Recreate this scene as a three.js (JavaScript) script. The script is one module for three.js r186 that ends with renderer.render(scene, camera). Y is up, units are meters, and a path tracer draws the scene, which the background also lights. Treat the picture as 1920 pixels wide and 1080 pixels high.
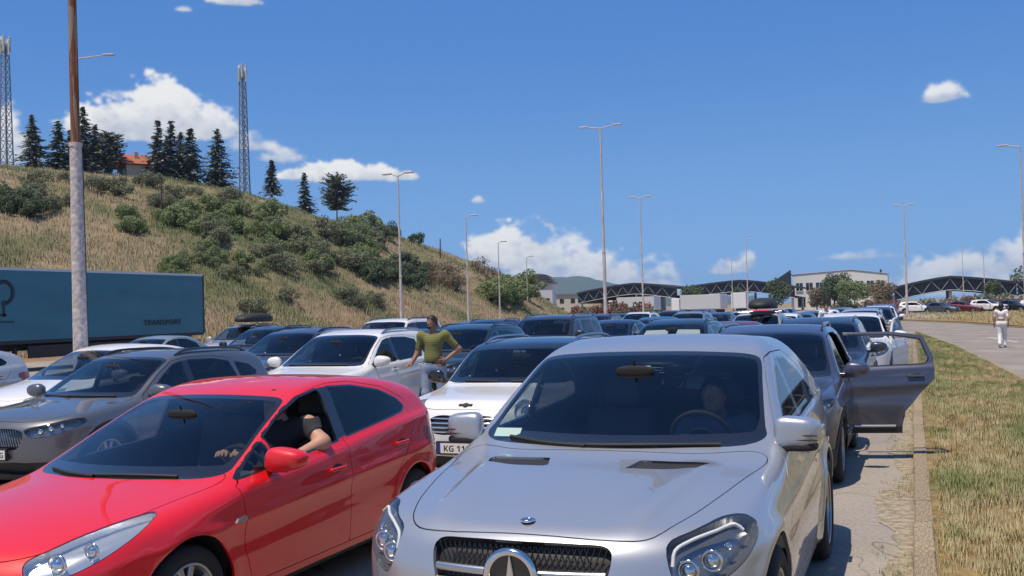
import * as THREE from 'three';
import { mergeGeometries, mergeVertices } from 'three/addons/utils/BufferGeometryUtils.js';
import { RoundedBoxGeometry } from 'three/addons/geometries/RoundedBoxGeometry.js';
import { ImprovedNoise } from 'three/addons/math/ImprovedNoise.js';
import { FontLoader } from 'three/addons/loaders/FontLoader.js';
import { TextGeometry } from 'three/addons/geometries/TextGeometry.js';

// ------------------------------------------------------------------ camera, sky, sun, exposure
// World: x to the right across the lanes, y up, -z forward along the lanes. Metres.
const scene = new THREE.Scene();
const rad = Math.PI / 180;
const camera = new THREE.PerspectiveCamera(31.73, 16 / 9, 0.1, 9000);
camera.position.set(0, 1.89, 0);
camera.rotation.order = 'YXZ';
camera.rotation.set(1.25 * rad, 21.5 * rad, -1.6 * rad);
const renderer = new THREE.WebGLRenderer({ antialias: true });
renderer.toneMapping = THREE.LinearToneMapping;
renderer.toneMappingExposure = 1.1;
renderer.shadowMap.enabled = true;

let seed = 7;
const rnd = () => { seed = (seed * 1664525 + 1013904223) % 4294967296; return seed / 4294967296; };
const rr = (a, b) => a + (b - a) * rnd();
const perlin = new ImprovedNoise();
const fbm = (x, y, z, o = 5) => { let s = 0, a = 0.5; for (let i = 0; i < o; i++) { s += a * perlin.noise(x, y, z); x *= 2.03; y *= 2.03; z *= 2.03; a *= 0.5; } return s; };
const sst = (a, b, x) => { const t = Math.min(1, Math.max(0, (x - a) / (b - a))); return t * t * (3 - 2 * t); };
const lerp = (a, b, t) => a + (b - a) * t;
const pol = (az, d) => [d * Math.sin(az * rad), -d * Math.cos(az * rad)]; // bearing from the lane direction, distance

const sunDir = new THREE.Vector3(-0.13, 0.93, 0.30).normalize();
const sun = new THREE.DirectionalLight(0xfff0dc, 4.2);
sun.position.copy(sunDir).multiplyScalar(120).add(new THREE.Vector3(-15, 0, -30));
sun.target.position.set(-15, 0, -30); scene.add(sun.target);
sun.castShadow = true; sun.shadow.mapSize.set(4096, 4096); sun.shadow.radius = 1;
Object.assign(sun.shadow.camera, { left: -150, right: 150, top: 150, bottom: -150, near: 1, far: 400 });
sun.name = 'sun'; scene.add(sun);

// The sky: blue air that pales to the horizon, and fair-weather cumulus all round.
{
  const W = 4096, H = 2048, data = new Float32Array(W * H * 4);
  const clouds = []; // bearing, base elevation, half width, height, wispiness (degrees)
  const add = (az, el, hw, h, soft = 0, dens = 1) => clouds.push({ az, el, hw, h, soft, dens });
  add(-41.3, 9.7, 4.0, 2.4); add(-40.2, 9.8, 2.3, 3.1); add(-37.9, 9.7, 1.9, 1.6, 0.2); add(-35.9, 9.1, 1.9, 1.1, 0.7); add(-34.2, 8.5, 1.3, 1.3, 0.6); add(-47.8, 8.2, 1.4, 2.8, 0.3);
  add(-31.5, 7.5, 2.8, 1.05); add(-28.6, 7.45, 2.0, 0.75); add(-36.6, 16.7, 1.5, 0.8, 0.2); add(-39.2, 16.2, 0.5, 0.25, 0.8); add(-23.3, 6.1, 0.45, 0.45, 0.5);
  add(1.75, 10.1, 1.4, 0.85, 0.25); add(-21.6, 2.6, 2.9, 2.1); add(-19.2, 1.2, 5.2, 2.8, 0.3); add(-15.6, 0.6, 4.4, 2.5, 0.4);
  add(-9.6, 1.7, 1.2, 0.75, 0.4); add(-8.5, 1.9, 0.8, 1.0, 0.4); add(1.8, 0.3, 4.0, 2.1, 0.25); add(5.2, 1.2, 3.8, 2.0, 0.4); add(-2.5, 2.2, 2.6, 0.5, 0.8);
  for (let k = 0; k < 90; k++) { // the same sort of cloud beyond the frame
    let az = rr(12, 300); const el = rr(1, 26) * (0.4 + 0.6 * rnd());
    add(az > 180 ? az - 360 : az, el, rr(1, 4.5) * (1 + el * 0.06), rr(0.7, 3) * (1 + el * 0.05), rr(0, 0.5), rr(0.7, 1));
  }
  const dens = new Float32Array(W * H), lit = new Float32Array(W * H);
  clouds.forEach((c, k) => {
    const y0 = Math.floor((c.el - 0.8 + 90) / 180 * H), y1 = Math.ceil((c.el + c.h * 1.6 + 90) / 180 * H);
    const x0 = Math.floor((c.az - c.hw * 1.5) / 360 * W), x1 = Math.ceil((c.az + c.hw * 1.5) / 360 * W);
    for (let j = y0; j < y1 && j < H; j++) for (let i = x0; i < x1; i++) {
      const az = i / W * 360, el = j / H * 180 - 90, x = (az - c.az) / c.hw, y = (el - c.el) / c.h;
      const n = fbm(az * 0.55 + k * 7.3, el * 0.9, k * 3.1, 6), n2 = fbm(az * 1.9 + k, el * 2.4, k * 1.7 + 9, 4);
      const dome = 1.12 - x * x * 0.95 - Math.pow(Math.max(0, y), 1.25) * 0.95 - (y < 0.08 ? (0.08 - y) * 5.5 : 0);
      let d = sst(0, 0.26 + c.soft * 0.9, dome + n * (1.0 + c.soft * 0.6) + n2 * 0.5 - 0.06) * c.dens * (1 - c.soft * 0.35);
      if (d <= 0.002) continue;
      const p = j * W + ((i + W * 2) % W);
      const s = sst(-0.15, 0.85, y + n * 0.9 + n2 * 0.7 + 0.12 * -x); // sunlit tops, greyer bases
      lit[p] = (lit[p] * dens[p] + s * d) / (dens[p] + d); dens[p] = 1 - (1 - dens[p]) * (1 - d);
    }
  });
  const top = [0.042, 0.125, 0.36], mid = [0.078, 0.225, 0.57], low = [0.21, 0.42, 0.74];
  for (let j = 0; j < H; j++) {
    const el = (j + 0.5) / H * 180 - 90;
    const a = sst(-2, 17, el), b = sst(13, 60, el), ce = Math.cos(el * rad), dy = Math.sin(el * rad); if (el < -1) { for (let i = 0; i < W; i++) { const o = (j * W + i) * 4; data[o] = 0.25; data[o + 1] = 0.24; data[o + 2] = 0.2; data[o + 3] = 1; } continue; }
    for (let i = 0; i < W; i++) {
      const q = j * W + i;
      // bearing measured from the lane direction (-z), clockwise
      const ph = i / W * 2 * Math.PI;
      const dx = Math.sin(ph) * ce, dz = -Math.cos(ph) * ce;
      const g = Math.max(0, dx * sunDir.x + dy * sunDir.y + dz * sunDir.z);
      const g2 = g * g, g6 = g2 * g2 * g2, glow = 0.10 * g6 + 0.3 * g6 ** 10;
      // equirect column: u = atan2(z, x) / 2pi + 0.5
      const o = (j * W + (i + W / 4) % W) * 4;
      const d = dens[q], s = lit[q];
      for (let c = 0; c < 3; c++) {
        let v = lerp(lerp(low[c], mid[c], a), top[c], b) + glow;
        const cl = lerp([0.47, 0.52, 0.60][c], [0.82, 0.82, 0.81][c], s);
        data[o + c] = lerp(v, cl, d * 0.95);
      }
      data[o + 3] = 1;
    }
  }
  const sky = new THREE.DataTexture(data, W, H, THREE.RGBAFormat, THREE.FloatType);
  sky.mapping = THREE.EquirectangularReflectionMapping; sky.magFilter = THREE.LinearFilter; sky.needsUpdate = true;
  scene.background = sky; scene.environment = sky;
}

// ------------------------------------------------------------------ helpers
const taken = {};
function numbered(name) { const n = taken[name] = (taken[name] ?? -1) + 1; return n ? name + '_' + String(n).padStart(3, '0') : name; }
function tag(o, label, category, group, kind) {
  if (label) o.userData.label = label; if (category) o.userData.category = category;
  if (group) o.userData.group = group; if (kind) o.userData.kind = kind; return o;
}
function shade(o) { o.traverse((m) => { if (m.isMesh) { m.castShadow = true; m.receiveShadow = true; } }); return o; }
function put(o, name, x, y, z, turn = 0) { o.name = numbered(name); o.position.set(x, y, z); o.rotation.y = turn; scene.add(o); return shade(o); }
function part(parent, name, geo, mat) { const m = new THREE.Mesh(geo, mat); m.name = name; parent.add(m); return m; }
function structure(name, geo, mat) { const m = new THREE.Mesh(geo, mat); m.name = name; m.userData.kind = 'structure'; m.receiveShadow = m.castShadow = true; scene.add(m); return m; }
const plain = (g) => { let q = g.index ? g.toNonIndexed() : g; for (const k of Object.keys(q.attributes)) if (!['position', 'normal', 'uv'].includes(k)) q.deleteAttribute(k); return q; };
const merge = (list) => mergeGeometries(list.map(plain));
const box = (w, h, d, x = 0, y = 0, z = 0, ry = 0, rx = 0, rz = 0) => { const g = new THREE.BoxGeometry(w, h, d); g.rotateZ(rz); g.rotateX(rx); g.rotateY(ry); g.translate(x, y, z); return g; };
const rbox = (w, h, d, r, x = 0, y = 0, z = 0, seg = 2) => { const g = new RoundedBoxGeometry(w, h, d, seg, r); g.translate(x, y, z); return g; };
const V = (x, y, z) => new THREE.Vector3(x, y, z);
function bar(a, b, r0, r1 = r0, n = 8) { // tapered round bar
  const d = V(b[0] - a[0], b[1] - a[1], b[2] - a[2]), g = new THREE.CylinderGeometry(r1, r0, d.length(), n);
  g.applyQuaternion(new THREE.Quaternion().setFromUnitVectors(V(0, 1, 0), d.clone().normalize())); g.translate((a[0] + b[0]) / 2, (a[1] + b[1]) / 2, (a[2] + b[2]) / 2); return g;
}
function tube(pts, r, n = 24, m = 6, closed = false) { return new THREE.TubeGeometry(new THREE.CatmullRomCurve3(pts.map((p) => V(...p)), closed), n, r, m, closed); }
const std = (c, rough = 0.6, metal = 0, more = {}) => new THREE.MeshStandardMaterial({ color: c, roughness: rough, metalness: metal, ...more });
const lin = (r, g, b) => new THREE.Color().setRGB(r, g, b);
function noiseTexture(n, fn, srgb = true) { // fn(u, v) -> [r, g, b] 0..1 (sRGB); tiles if fn does
  const d = new Uint8Array(n * n * 4);
  for (let j = 0; j < n; j++) for (let i = 0; i < n; i++) { const c = fn(i / n, j / n), o = (j * n + i) * 4; d[o] = c[0] * 255; d[o + 1] = c[1] * 255; d[o + 2] = c[2] * 255; d[o + 3] = 255; }
  const t = new THREE.DataTexture(d, n, n); t.wrapS = t.wrapT = THREE.RepeatWrapping; t.magFilter = THREE.LinearFilter; t.minFilter = THREE.LinearMipmapLinearFilter; t.generateMipmaps = true;
  if (srgb) t.colorSpace = THREE.SRGBColorSpace; t.needsUpdate = true; return t;
}
const hash2 = (x, y, s) => { let h = (x * 374761393 + y * 668265263 + s * 974634777) | 0; h = Math.imul(h ^ (h >>> 13), 1274126177); return ((h ^ (h >>> 16)) >>> 0) / 4294967296; };
function pnoise(x, y, P, s) { // gradient noise that repeats every P
  const i = Math.floor(x), j = Math.floor(y), fx = x - i, fy = y - j, m = (a) => ((a % P) + P) % P, g = (a, b) => { const t = hash2(m(i + a), m(j + b), s) * 6.2832; return Math.cos(t) * (fx - a) + Math.sin(t) * (fy - b); }, u = fx * fx * fx * (fx * (fx * 6 - 15) + 10), v = fy * fy * fy * (fy * (fy * 6 - 15) + 10);
  return lerp(lerp(g(0, 0), g(1, 0), u), lerp(g(0, 1), g(1, 1), u), v) * 1.4;
}
const tfbm = (u, v, f, o, s = 0) => { let r = 0, a = 0.5, P = Math.max(1, Math.round(f)); for (let i = 0; i < o; i++) { r += a * pnoise(u * P, v * P, P, s * 31 + i * 7 + 1); P *= 2; a *= 0.5; } return r; };

// ------------------------------------------------------------------ a smooth surface meshed from a field, then cut into panels
function surfaceNet(val, nx, ny, nz, at) { // val(i,j,k) at grid nodes; at(i,j,k) node -> position
  const X = nx + 1, Y = ny + 1, Z = nz + 1, f = new Float32Array(X * Y * Z), id = new Int32Array(X * Y * Z).fill(-1);
  for (let k = 0, q = 0; k < Z; k++) for (let j = 0; j < Y; j++) for (let i = 0; i < X; i++) f[q++] = val(i, j, k);
  const pos = [], idx = [], S = [1, X, X * Y];
  const co = []; for (let c = 0; c < 8; c++) co.push((c & 1) + (c >> 1 & 1) * X + (c >> 2 & 1) * X * Y);
  const E = []; for (let a = 0; a < 8; a++) for (const b of [1, 2, 4]) if (!(a & b)) E.push([a, a | b]);
  for (let k = 0; k < nz; k++) for (let j = 0; j < ny; j++) for (let i = 0; i < nx; i++) {
    const b = i + j * X + k * X * Y; let m = 0;
    for (let c = 0; c < 8; c++) if (f[b + co[c]] < 0) m |= 1 << c;
    if (m === 0 || m === 255) continue;
    let x = 0, y = 0, z = 0, n = 0;
    for (const [p, q] of E) if ((m >> p & 1) !== (m >> q & 1)) {
      const t = f[b + co[p]] / (f[b + co[p]] - f[b + co[q]]);
      x += (p & 1) + t * ((q & 1) - (p & 1)); y += (p >> 1 & 1) + t * ((q >> 1 & 1) - (p >> 1 & 1)); z += (p >> 2 & 1) + t * ((q >> 2 & 1) - (p >> 2 & 1)); n++;
    }
    id[b] = pos.length / 3; pos.push(...at(i + x / n, j + y / n, k + z / n));
  }
  for (let k = 1; k < nz; k++) for (let j = 1; j < ny; j++) for (let i = 1; i < nx; i++) {
    const b = i + j * X + k * X * Y, s = f[b] < 0;
    for (let a = 0; a < 3; a++) {
      if (s === (f[b + S[a]] < 0)) continue;
      const u = S[(a + 1) % 3], v = S[(a + 2) % 3], q = [id[b], id[b - u], id[b - u - v], id[b - v]];
      if (q.some((e) => e < 0)) continue;
      if (s) idx.push(q[0], q[1], q[2], q[0], q[2], q[3]); else idx.push(q[0], q[2], q[1], q[0], q[3], q[2]);
    }
  }
  return { pos, idx };
}
function settle(m, f, it = 2, e = 0.004) { // move vertices onto f = 0 and take the field's normals
  const n = m.pos.length / 3; m.nrm = new Array(n * 3);
  for (let v = 0; v < n; v++) {
    let x = m.pos[v * 3], y = m.pos[v * 3 + 1], z = m.pos[v * 3 + 2], gx, gy, gz;
    for (let k = 0; k <= it; k++) {
      gx = (f(x + e, y, z) - f(x - e, y, z)) / (2 * e); gy = (f(x, y + e, z) - f(x, y - e, z)) / (2 * e); gz = (f(x, y, z + e) - f(x, y, z - e)) / (2 * e);
      const g2 = gx * gx + gy * gy + gz * gz || 1; if (k === it) break;
      let d = f(x, y, z) / g2; const l = Math.abs(d) * Math.sqrt(g2); if (l > 0.03) d *= 0.03 / l;
      x -= d * gx; y -= d * gy; z -= d * gz;
    }
    const l = Math.hypot(gx, gy, gz) || 1; m.pos[v * 3] = x; m.pos[v * 3 + 1] = y; m.pos[v * 3 + 2] = z; m.nrm[v * 3] = gx / l; m.nrm[v * 3 + 1] = gy / l; m.nrm[v * 3 + 2] = gz / l;
  }
  return m;
}
function split(m, g) { // [where g < 0, the rest], cut cleanly along g = 0
  const n = m.pos.length / 3, val = new Float32Array(n), P = m.pos, N = m.nrm; let any = false;
  for (let v = 0; v < n; v++) { val[v] = g(P[v * 3], P[v * 3 + 1], P[v * 3 + 2], N[v * 3], N[v * 3 + 1], N[v * 3 + 2]); if (val[v] < 0) any = true; }
  const out = [0, 1].map(() => ({ pos: [], nrm: [], idx: [], map: new Map() }));
  if (!any) return [out[0], m];
  const take = (o, v) => { let k = o.map.get(v); if (k === undefined) { k = o.pos.length / 3; o.map.set(v, k); o.pos.push(P[v * 3], P[v * 3 + 1], P[v * 3 + 2]); o.nrm.push(N[v * 3], N[v * 3 + 1], N[v * 3 + 2]); } return k; };
  const cut = (o, a, b) => {
    if (a > b) [a, b] = [b, a]; const key = -(a * n + b) - 1; let k = o.map.get(key);
    if (k === undefined) { const t = val[a] / (val[a] - val[b]); k = o.pos.length / 3; o.map.set(key, k); for (let c = 0; c < 3; c++) { o.pos.push(P[a * 3 + c] + t * (P[b * 3 + c] - P[a * 3 + c])); o.nrm.push(N[a * 3 + c] + t * (N[b * 3 + c] - N[a * 3 + c])); } }
    return k;
  };
  for (let t = 0; t < m.idx.length; t += 3) {
    const T = [m.idx[t], m.idx[t + 1], m.idx[t + 2]], s = T.map((v) => val[v] < 0), c = s[0] + s[1] + s[2];
    if (c === 3 || c === 0) { const o = out[c ? 0 : 1]; for (const v of T) o.idx.push(take(o, v)); continue; }
    const lone = c === 1 ? s.indexOf(true) : s.indexOf(false), A = T[lone], B = T[(lone + 1) % 3], C = T[(lone + 2) % 3];
    const o1 = out[c === 1 ? 0 : 1], o2 = out[c === 1 ? 1 : 0];
    o1.idx.push(take(o1, A), cut(o1, A, B), cut(o1, A, C));
    const ab = cut(o2, A, B), ac = cut(o2, A, C), b = take(o2, B), cc = take(o2, C);
    o2.idx.push(ab, b, cc, ab, cc, ac);
  }
  return out;
}
const inset = (m, d) => ({ idx: m.idx, nrm: m.nrm, pos: m.pos.map((p, i) => p - m.nrm[i] * d) });
const join = (...ms) => { const o = { pos: [], nrm: [], idx: [] }; for (const m of ms) { const b = o.pos.length / 3; for (const v of m.pos) o.pos.push(v); for (const v of m.nrm) o.nrm.push(v); for (const v of m.idx) o.idx.push(v + b); } return o; };
function rim(m, d, from = 0) { // walls from the open edges inwards
  const count = new Map(), n = m.pos.length / 3;
  for (let t = 0; t < m.idx.length; t += 3) for (let k = 0; k < 3; k++) { const a = m.idx[t + k], b = m.idx[t + (k + 1) % 3], key = a < b ? a * n + b : b * n + a; count.set(key, (count.get(key) || 0) + 1); }
  const o = { pos: [], nrm: [], idx: [] };
  for (let t = 0; t < m.idx.length; t += 3) for (let k = 0; k < 3; k++) {
    const a = m.idx[t + k], b = m.idx[t + (k + 1) % 3], key = a < b ? a * n + b : b * n + a; if (count.get(key) !== 1) continue;
    const q = o.pos.length / 3, pa = V(m.pos[a * 3], m.pos[a * 3 + 1], m.pos[a * 3 + 2]), pb = V(m.pos[b * 3], m.pos[b * 3 + 1], m.pos[b * 3 + 2]), na = V(m.nrm[a * 3], m.nrm[a * 3 + 1], m.nrm[a * 3 + 2]), nb = V(m.nrm[b * 3], m.nrm[b * 3 + 1], m.nrm[b * 3 + 2]);
    const w = pb.clone().sub(pa).cross(na).normalize();
    for (const [p, nn, e] of [[pa, na, from], [pb, nb, from], [pb, nb, d], [pa, na, d]]) { o.pos.push(p.x - nn.x * e, p.y - nn.y * e, p.z - nn.z * e); o.nrm.push(w.x, w.y, w.z); }
    o.idx.push(q, q + 2, q + 1, q, q + 3, q + 2);
  }
  return o;
}
function geom(m, L, at = null) { // car field coordinates (w backwards from the nose) -> local metres, nose to +z
  const p = new Float32Array(m.pos.length), q = new Float32Array(m.pos.length), ox = at ? at[0] : 0, oy = at ? at[1] : 0, oz = at ? at[2] : 0;
  for (let i = 0; i < p.length; i += 3) { p[i] = m.pos[i] - ox; p[i + 1] = m.pos[i + 1] - oy; p[i + 2] = L / 2 - m.pos[i + 2] - oz; q[i] = m.nrm[i]; q[i + 1] = m.nrm[i + 1]; q[i + 2] = -m.nrm[i + 2]; }
  const g = new THREE.BufferGeometry(), ix = new Uint32Array(m.idx.length);
  for (let i = 0; i < ix.length; i += 3) { ix[i] = m.idx[i]; ix[i + 1] = m.idx[i + 2]; ix[i + 2] = m.idx[i + 1]; }
  g.setAttribute('position', new THREE.BufferAttribute(p, 3)); g.setAttribute('normal', new THREE.BufferAttribute(q, 3)); g.setIndex(new THREE.BufferAttribute(ix, 1)); return g;
}
function curve(pts, sig = 0.03) { // smooth curve through [x, y] points, tabulated
  const x0 = pts[0][0], x1 = pts[pts.length - 1][0], n = Math.max(60, Math.ceil((x1 - x0) / 0.004)), h = (x1 - x0) / n;
  const m = pts.map((p, i) => { if (i === 0 || i === pts.length - 1) return 0; const a = pts[i - 1], b = pts[i + 1], d0 = (p[1] - a[1]) / (p[0] - a[0]), d1 = (b[1] - p[1]) / (b[0] - p[0]); if (d0 * d1 <= 0) return 0; return 2 / (1 / d0 + 1 / d1); });
  m[0] = (pts[1][1] - pts[0][1]) / (pts[1][0] - pts[0][0]); const e = pts.length - 1; m[e] = (pts[e][1] - pts[e - 1][1]) / (pts[e][0] - pts[e - 1][0]);
  let T = new Float32Array(n + 1), s = 0;
  for (let i = 0; i <= n; i++) {
    const x = x0 + i * h; while (s < pts.length - 2 && x > pts[s + 1][0]) s++;
    const d = pts[s + 1][0] - pts[s][0], t = (x - pts[s][0]) / d, t2 = t * t, t3 = t2 * t;
    T[i] = (2 * t3 - 3 * t2 + 1) * pts[s][1] + (t3 - 2 * t2 + t) * d * m[s] + (-2 * t3 + 3 * t2) * pts[s + 1][1] + (t3 - t2) * d * m[s + 1];
  }
  const r = Math.round(sig / h); for (let pass = 0; pass < 3 && r > 0; pass++) { const Q = new Float32Array(n + 1); for (let i = 0; i <= n; i++) { let a = 0; const k = Math.min(r, i, n - i); for (let j = -k; j <= k; j++) a += T[i + j]; Q[i] = a / (2 * k + 1); } T = Q; }
  return (x) => { const t = (x - x0) / h; if (t <= 0) return T[0]; if (t >= n) return T[n]; const i = t | 0; return T[i] + (t - i) * (T[i + 1] - T[i]); };
}
function poly(pts, r = 0) { // signed distance to a closed outline, corners rounded by r
  const n = pts.length; let a0 = 1e9, a1 = -1e9, b0 = 1e9, b1 = -1e9;
  for (const [a, b] of pts) { a0 = Math.min(a0, a); a1 = Math.max(a1, a); b0 = Math.min(b0, b); b1 = Math.max(b1, b); }
  return (x, y) => {
    const ex = Math.max(a0 - x, x - a1, 0), ey = Math.max(b0 - y, y - b1, 0), out = Math.hypot(ex, ey); if (out > 0.15) return out;
    let d = 1e9, s = 1;
    for (let i = 0, j = n - 1; i < n; j = i++) {
      const ax = pts[i][0], ay = pts[i][1], dx = pts[j][0] - ax, dy = pts[j][1] - ay, wx = x - ax, wy = y - ay, t = Math.min(1, Math.max(0, (wx * dx + wy * dy) / (dx * dx + dy * dy))), bx = wx - dx * t, by = wy - dy * t;
      d = Math.min(d, bx * bx + by * by);
      const c1 = y >= ay, c2 = y < pts[j][1], c3 = dx * wy > dy * wx; if ((c1 && c2 && c3) || (!c1 && !c2 && !c3)) s = -s;
    }
    return s * Math.sqrt(d) - r;
  };
}
const smooth = (pts, k = 6) => new THREE.CatmullRomCurve3(pts.map((p) => V(p[0], p[1], 0)), true, 'centripetal').getPoints(pts.length * k).slice(0, -1).map((p) => [p.x, p.y]);
const smax = (a, b, k) => { const h = Math.max(k - Math.abs(a - b), 0); return Math.max(a, b) + h * h / (4 * k); };

// ------------------------------------------------------------------ car materials
const paint = (c, metal = 0.0, rough = 0.42) => new THREE.MeshPhysicalMaterial({ color: c, metalness: metal, roughness: rough, clearcoat: 1, clearcoatRoughness: 0.018 });
const M = {
  glass: new THREE.MeshPhysicalMaterial({ color: lin(0.62, 0.68, 0.68), transmission: 1, thickness: 0, roughness: 0.02, ior: 1.62 }),
  privacy: new THREE.MeshPhysicalMaterial({ color: lin(0.10, 0.11, 0.115), transmission: 1, thickness: 0, roughness: 0.02, ior: 1.6 }),
  lens: new THREE.MeshPhysicalMaterial({ color: lin(0.9, 0.92, 0.93), transmission: 1, thickness: 0, roughness: 0.03, ior: 1.5 }),
  gloss: new THREE.MeshPhysicalMaterial({ color: lin(0.012, 0.012, 0.013), roughness: 0.25, clearcoat: 1, clearcoatRoughness: 0.03 }),
  plastic: std(lin(0.022, 0.022, 0.023), 0.62), seam: std(lin(0.01, 0.01, 0.01), 0.8), rubber: std(lin(0.018, 0.018, 0.018), 0.85),
  trim: std(lin(0.030, 0.030, 0.031), 0.85), seat: std(lin(0.10, 0.10, 0.105), 0.9), dash: std(lin(0.09, 0.092, 0.095), 0.75), headliner: std(lin(0.16, 0.16, 0.15), 0.95),
  chrome: std(lin(0.75, 0.76, 0.77), 0.12, 1), satin: std(lin(0.55, 0.56, 0.57), 0.32, 1), alloy: std(lin(0.42, 0.43, 0.44), 0.35, 0.9), mirror: std(lin(0.8, 0.82, 0.84), 0.02, 1),
  reflector: std(lin(0.8, 0.81, 0.82), 0.28, 0.75), darkReflector: std(lin(0.26, 0.265, 0.275), 0.25, 0.7), tail: new THREE.MeshPhysicalMaterial({ color: lin(0.32, 0.012, 0.012), roughness: 0.15, clearcoat: 1 }), amber: std(lin(0.6, 0.22, 0.03), 0.3),
  white: std(lin(0.78, 0.78, 0.77), 0.5), bluePlate: std(lin(0.03, 0.08, 0.35), 0.5), ink: std(lin(0.02, 0.02, 0.02), 0.6),
};
const plateCache = new Map();
function plateMat(text) {
  if (plateCache.has(text)) return plateCache.get(text);
  const c = document.createElement('canvas'); c.width = 416; c.height = 96; const x = c.getContext('2d');
  x.fillStyle = '#e4e4df'; x.fillRect(0, 0, 416, 96); x.fillStyle = '#26418c'; x.fillRect(0, 0, 34, 96); x.strokeStyle = '#222'; x.lineWidth = 5; x.strokeRect(3, 3, 410, 90);
  x.fillStyle = '#17171a'; x.font = 'bold 74px sans-serif'; x.textAlign = 'center'; x.textBaseline = 'middle'; x.fillText(text, 226, 52);
  const t = new THREE.CanvasTexture(c); t.colorSpace = THREE.SRGBColorSpace; const m = std(0xffffff, 0.45, 0, { map: t }); plateCache.set(text, m); return m;
}
function wheelGeo(R, width, rimR, spokes) { // axle along x, outer face to +x
  const h = width / 2, P = (a) => a.map(([r, x]) => new THREE.Vector2(r, x));
  const tyre = new THREE.LatheGeometry(P([[rimR, -h * 0.8], [rimR + 0.02, -h], [R - 0.045, -h], [R - 0.012, -h * 0.86], [R, -h * 0.6], [R, h * 0.6], [R - 0.012, h * 0.86], [R - 0.045, h], [rimR + 0.02, h], [rimR, h * 0.8]]), 40);
  const barrel = new THREE.LatheGeometry(P([[rimR - 0.005, h * 0.85], [rimR - 0.02, h * 0.8], [rimR - 0.03, h * 0.4], [rimR - 0.04, -h * 0.7]]), 40);
  const disc = new THREE.CylinderGeometry(rimR - 0.06, rimR - 0.06, 0.02, 28); disc.translate(0, -h * 0.1, 0);
  const lip = new THREE.TorusGeometry(rimR - 0.006, 0.011, 6, 40); lip.rotateX(Math.PI / 2); lip.translate(0, h * 0.86, 0);
  const hub = new THREE.CylinderGeometry(0.055, 0.075, 0.03, 20); hub.translate(0, h * 0.62, 0);
  const sp = [];
  for (let k = 0; k < spokes; k++) for (const s of [-1, 1]) {
    const sh = new THREE.Shape(); const a0 = 0.028 * s, a1 = 0.07 * s + 0.012 * s;
    sh.moveTo(0.05, a0 - 0.018); sh.lineTo(rimR - 0.012, a1 - 0.016); sh.lineTo(rimR - 0.012, a1 + 0.016); sh.lineTo(0.05, a0 + 0.018);
    const g = new THREE.ExtrudeGeometry(sh, { depth: 0.02, bevelEnabled: true, bevelSize: 0.006, bevelThickness: 0.006, bevelSegments: 1 }); g.rotateX(-Math.PI / 2); g.translate(0, h * 0.55, 0); g.rotateY(k * 2 * Math.PI / spokes); sp.push(g);
  }
  const turn = (g) => { g.rotateZ(-Math.PI / 2); return g; };
  return { tyre: turn(plain(tyre)), rim: turn(merge([barrel, lip, hub, ...sp])), disc: turn(plain(disc)) };
}
const wheelCache = {};
function egg(sx, sy, sz, e = 2.6, n = 24) { // superellipsoid
  const g = new THREE.SphereGeometry(1, n, Math.round(n * 0.7)), p = g.attributes.position;
  for (let i = 0; i < p.count; i++) { const x = p.getX(i), y = p.getY(i), z = p.getZ(i), k = Math.pow(Math.pow(Math.abs(x), e) + Math.pow(Math.abs(y), e) + Math.pow(Math.abs(z), e), -1 / e); p.setXYZ(i, x * k * sx, y * k * sy, z * k * sz); }
  g.computeVertexNormals(); return g;
}

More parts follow.
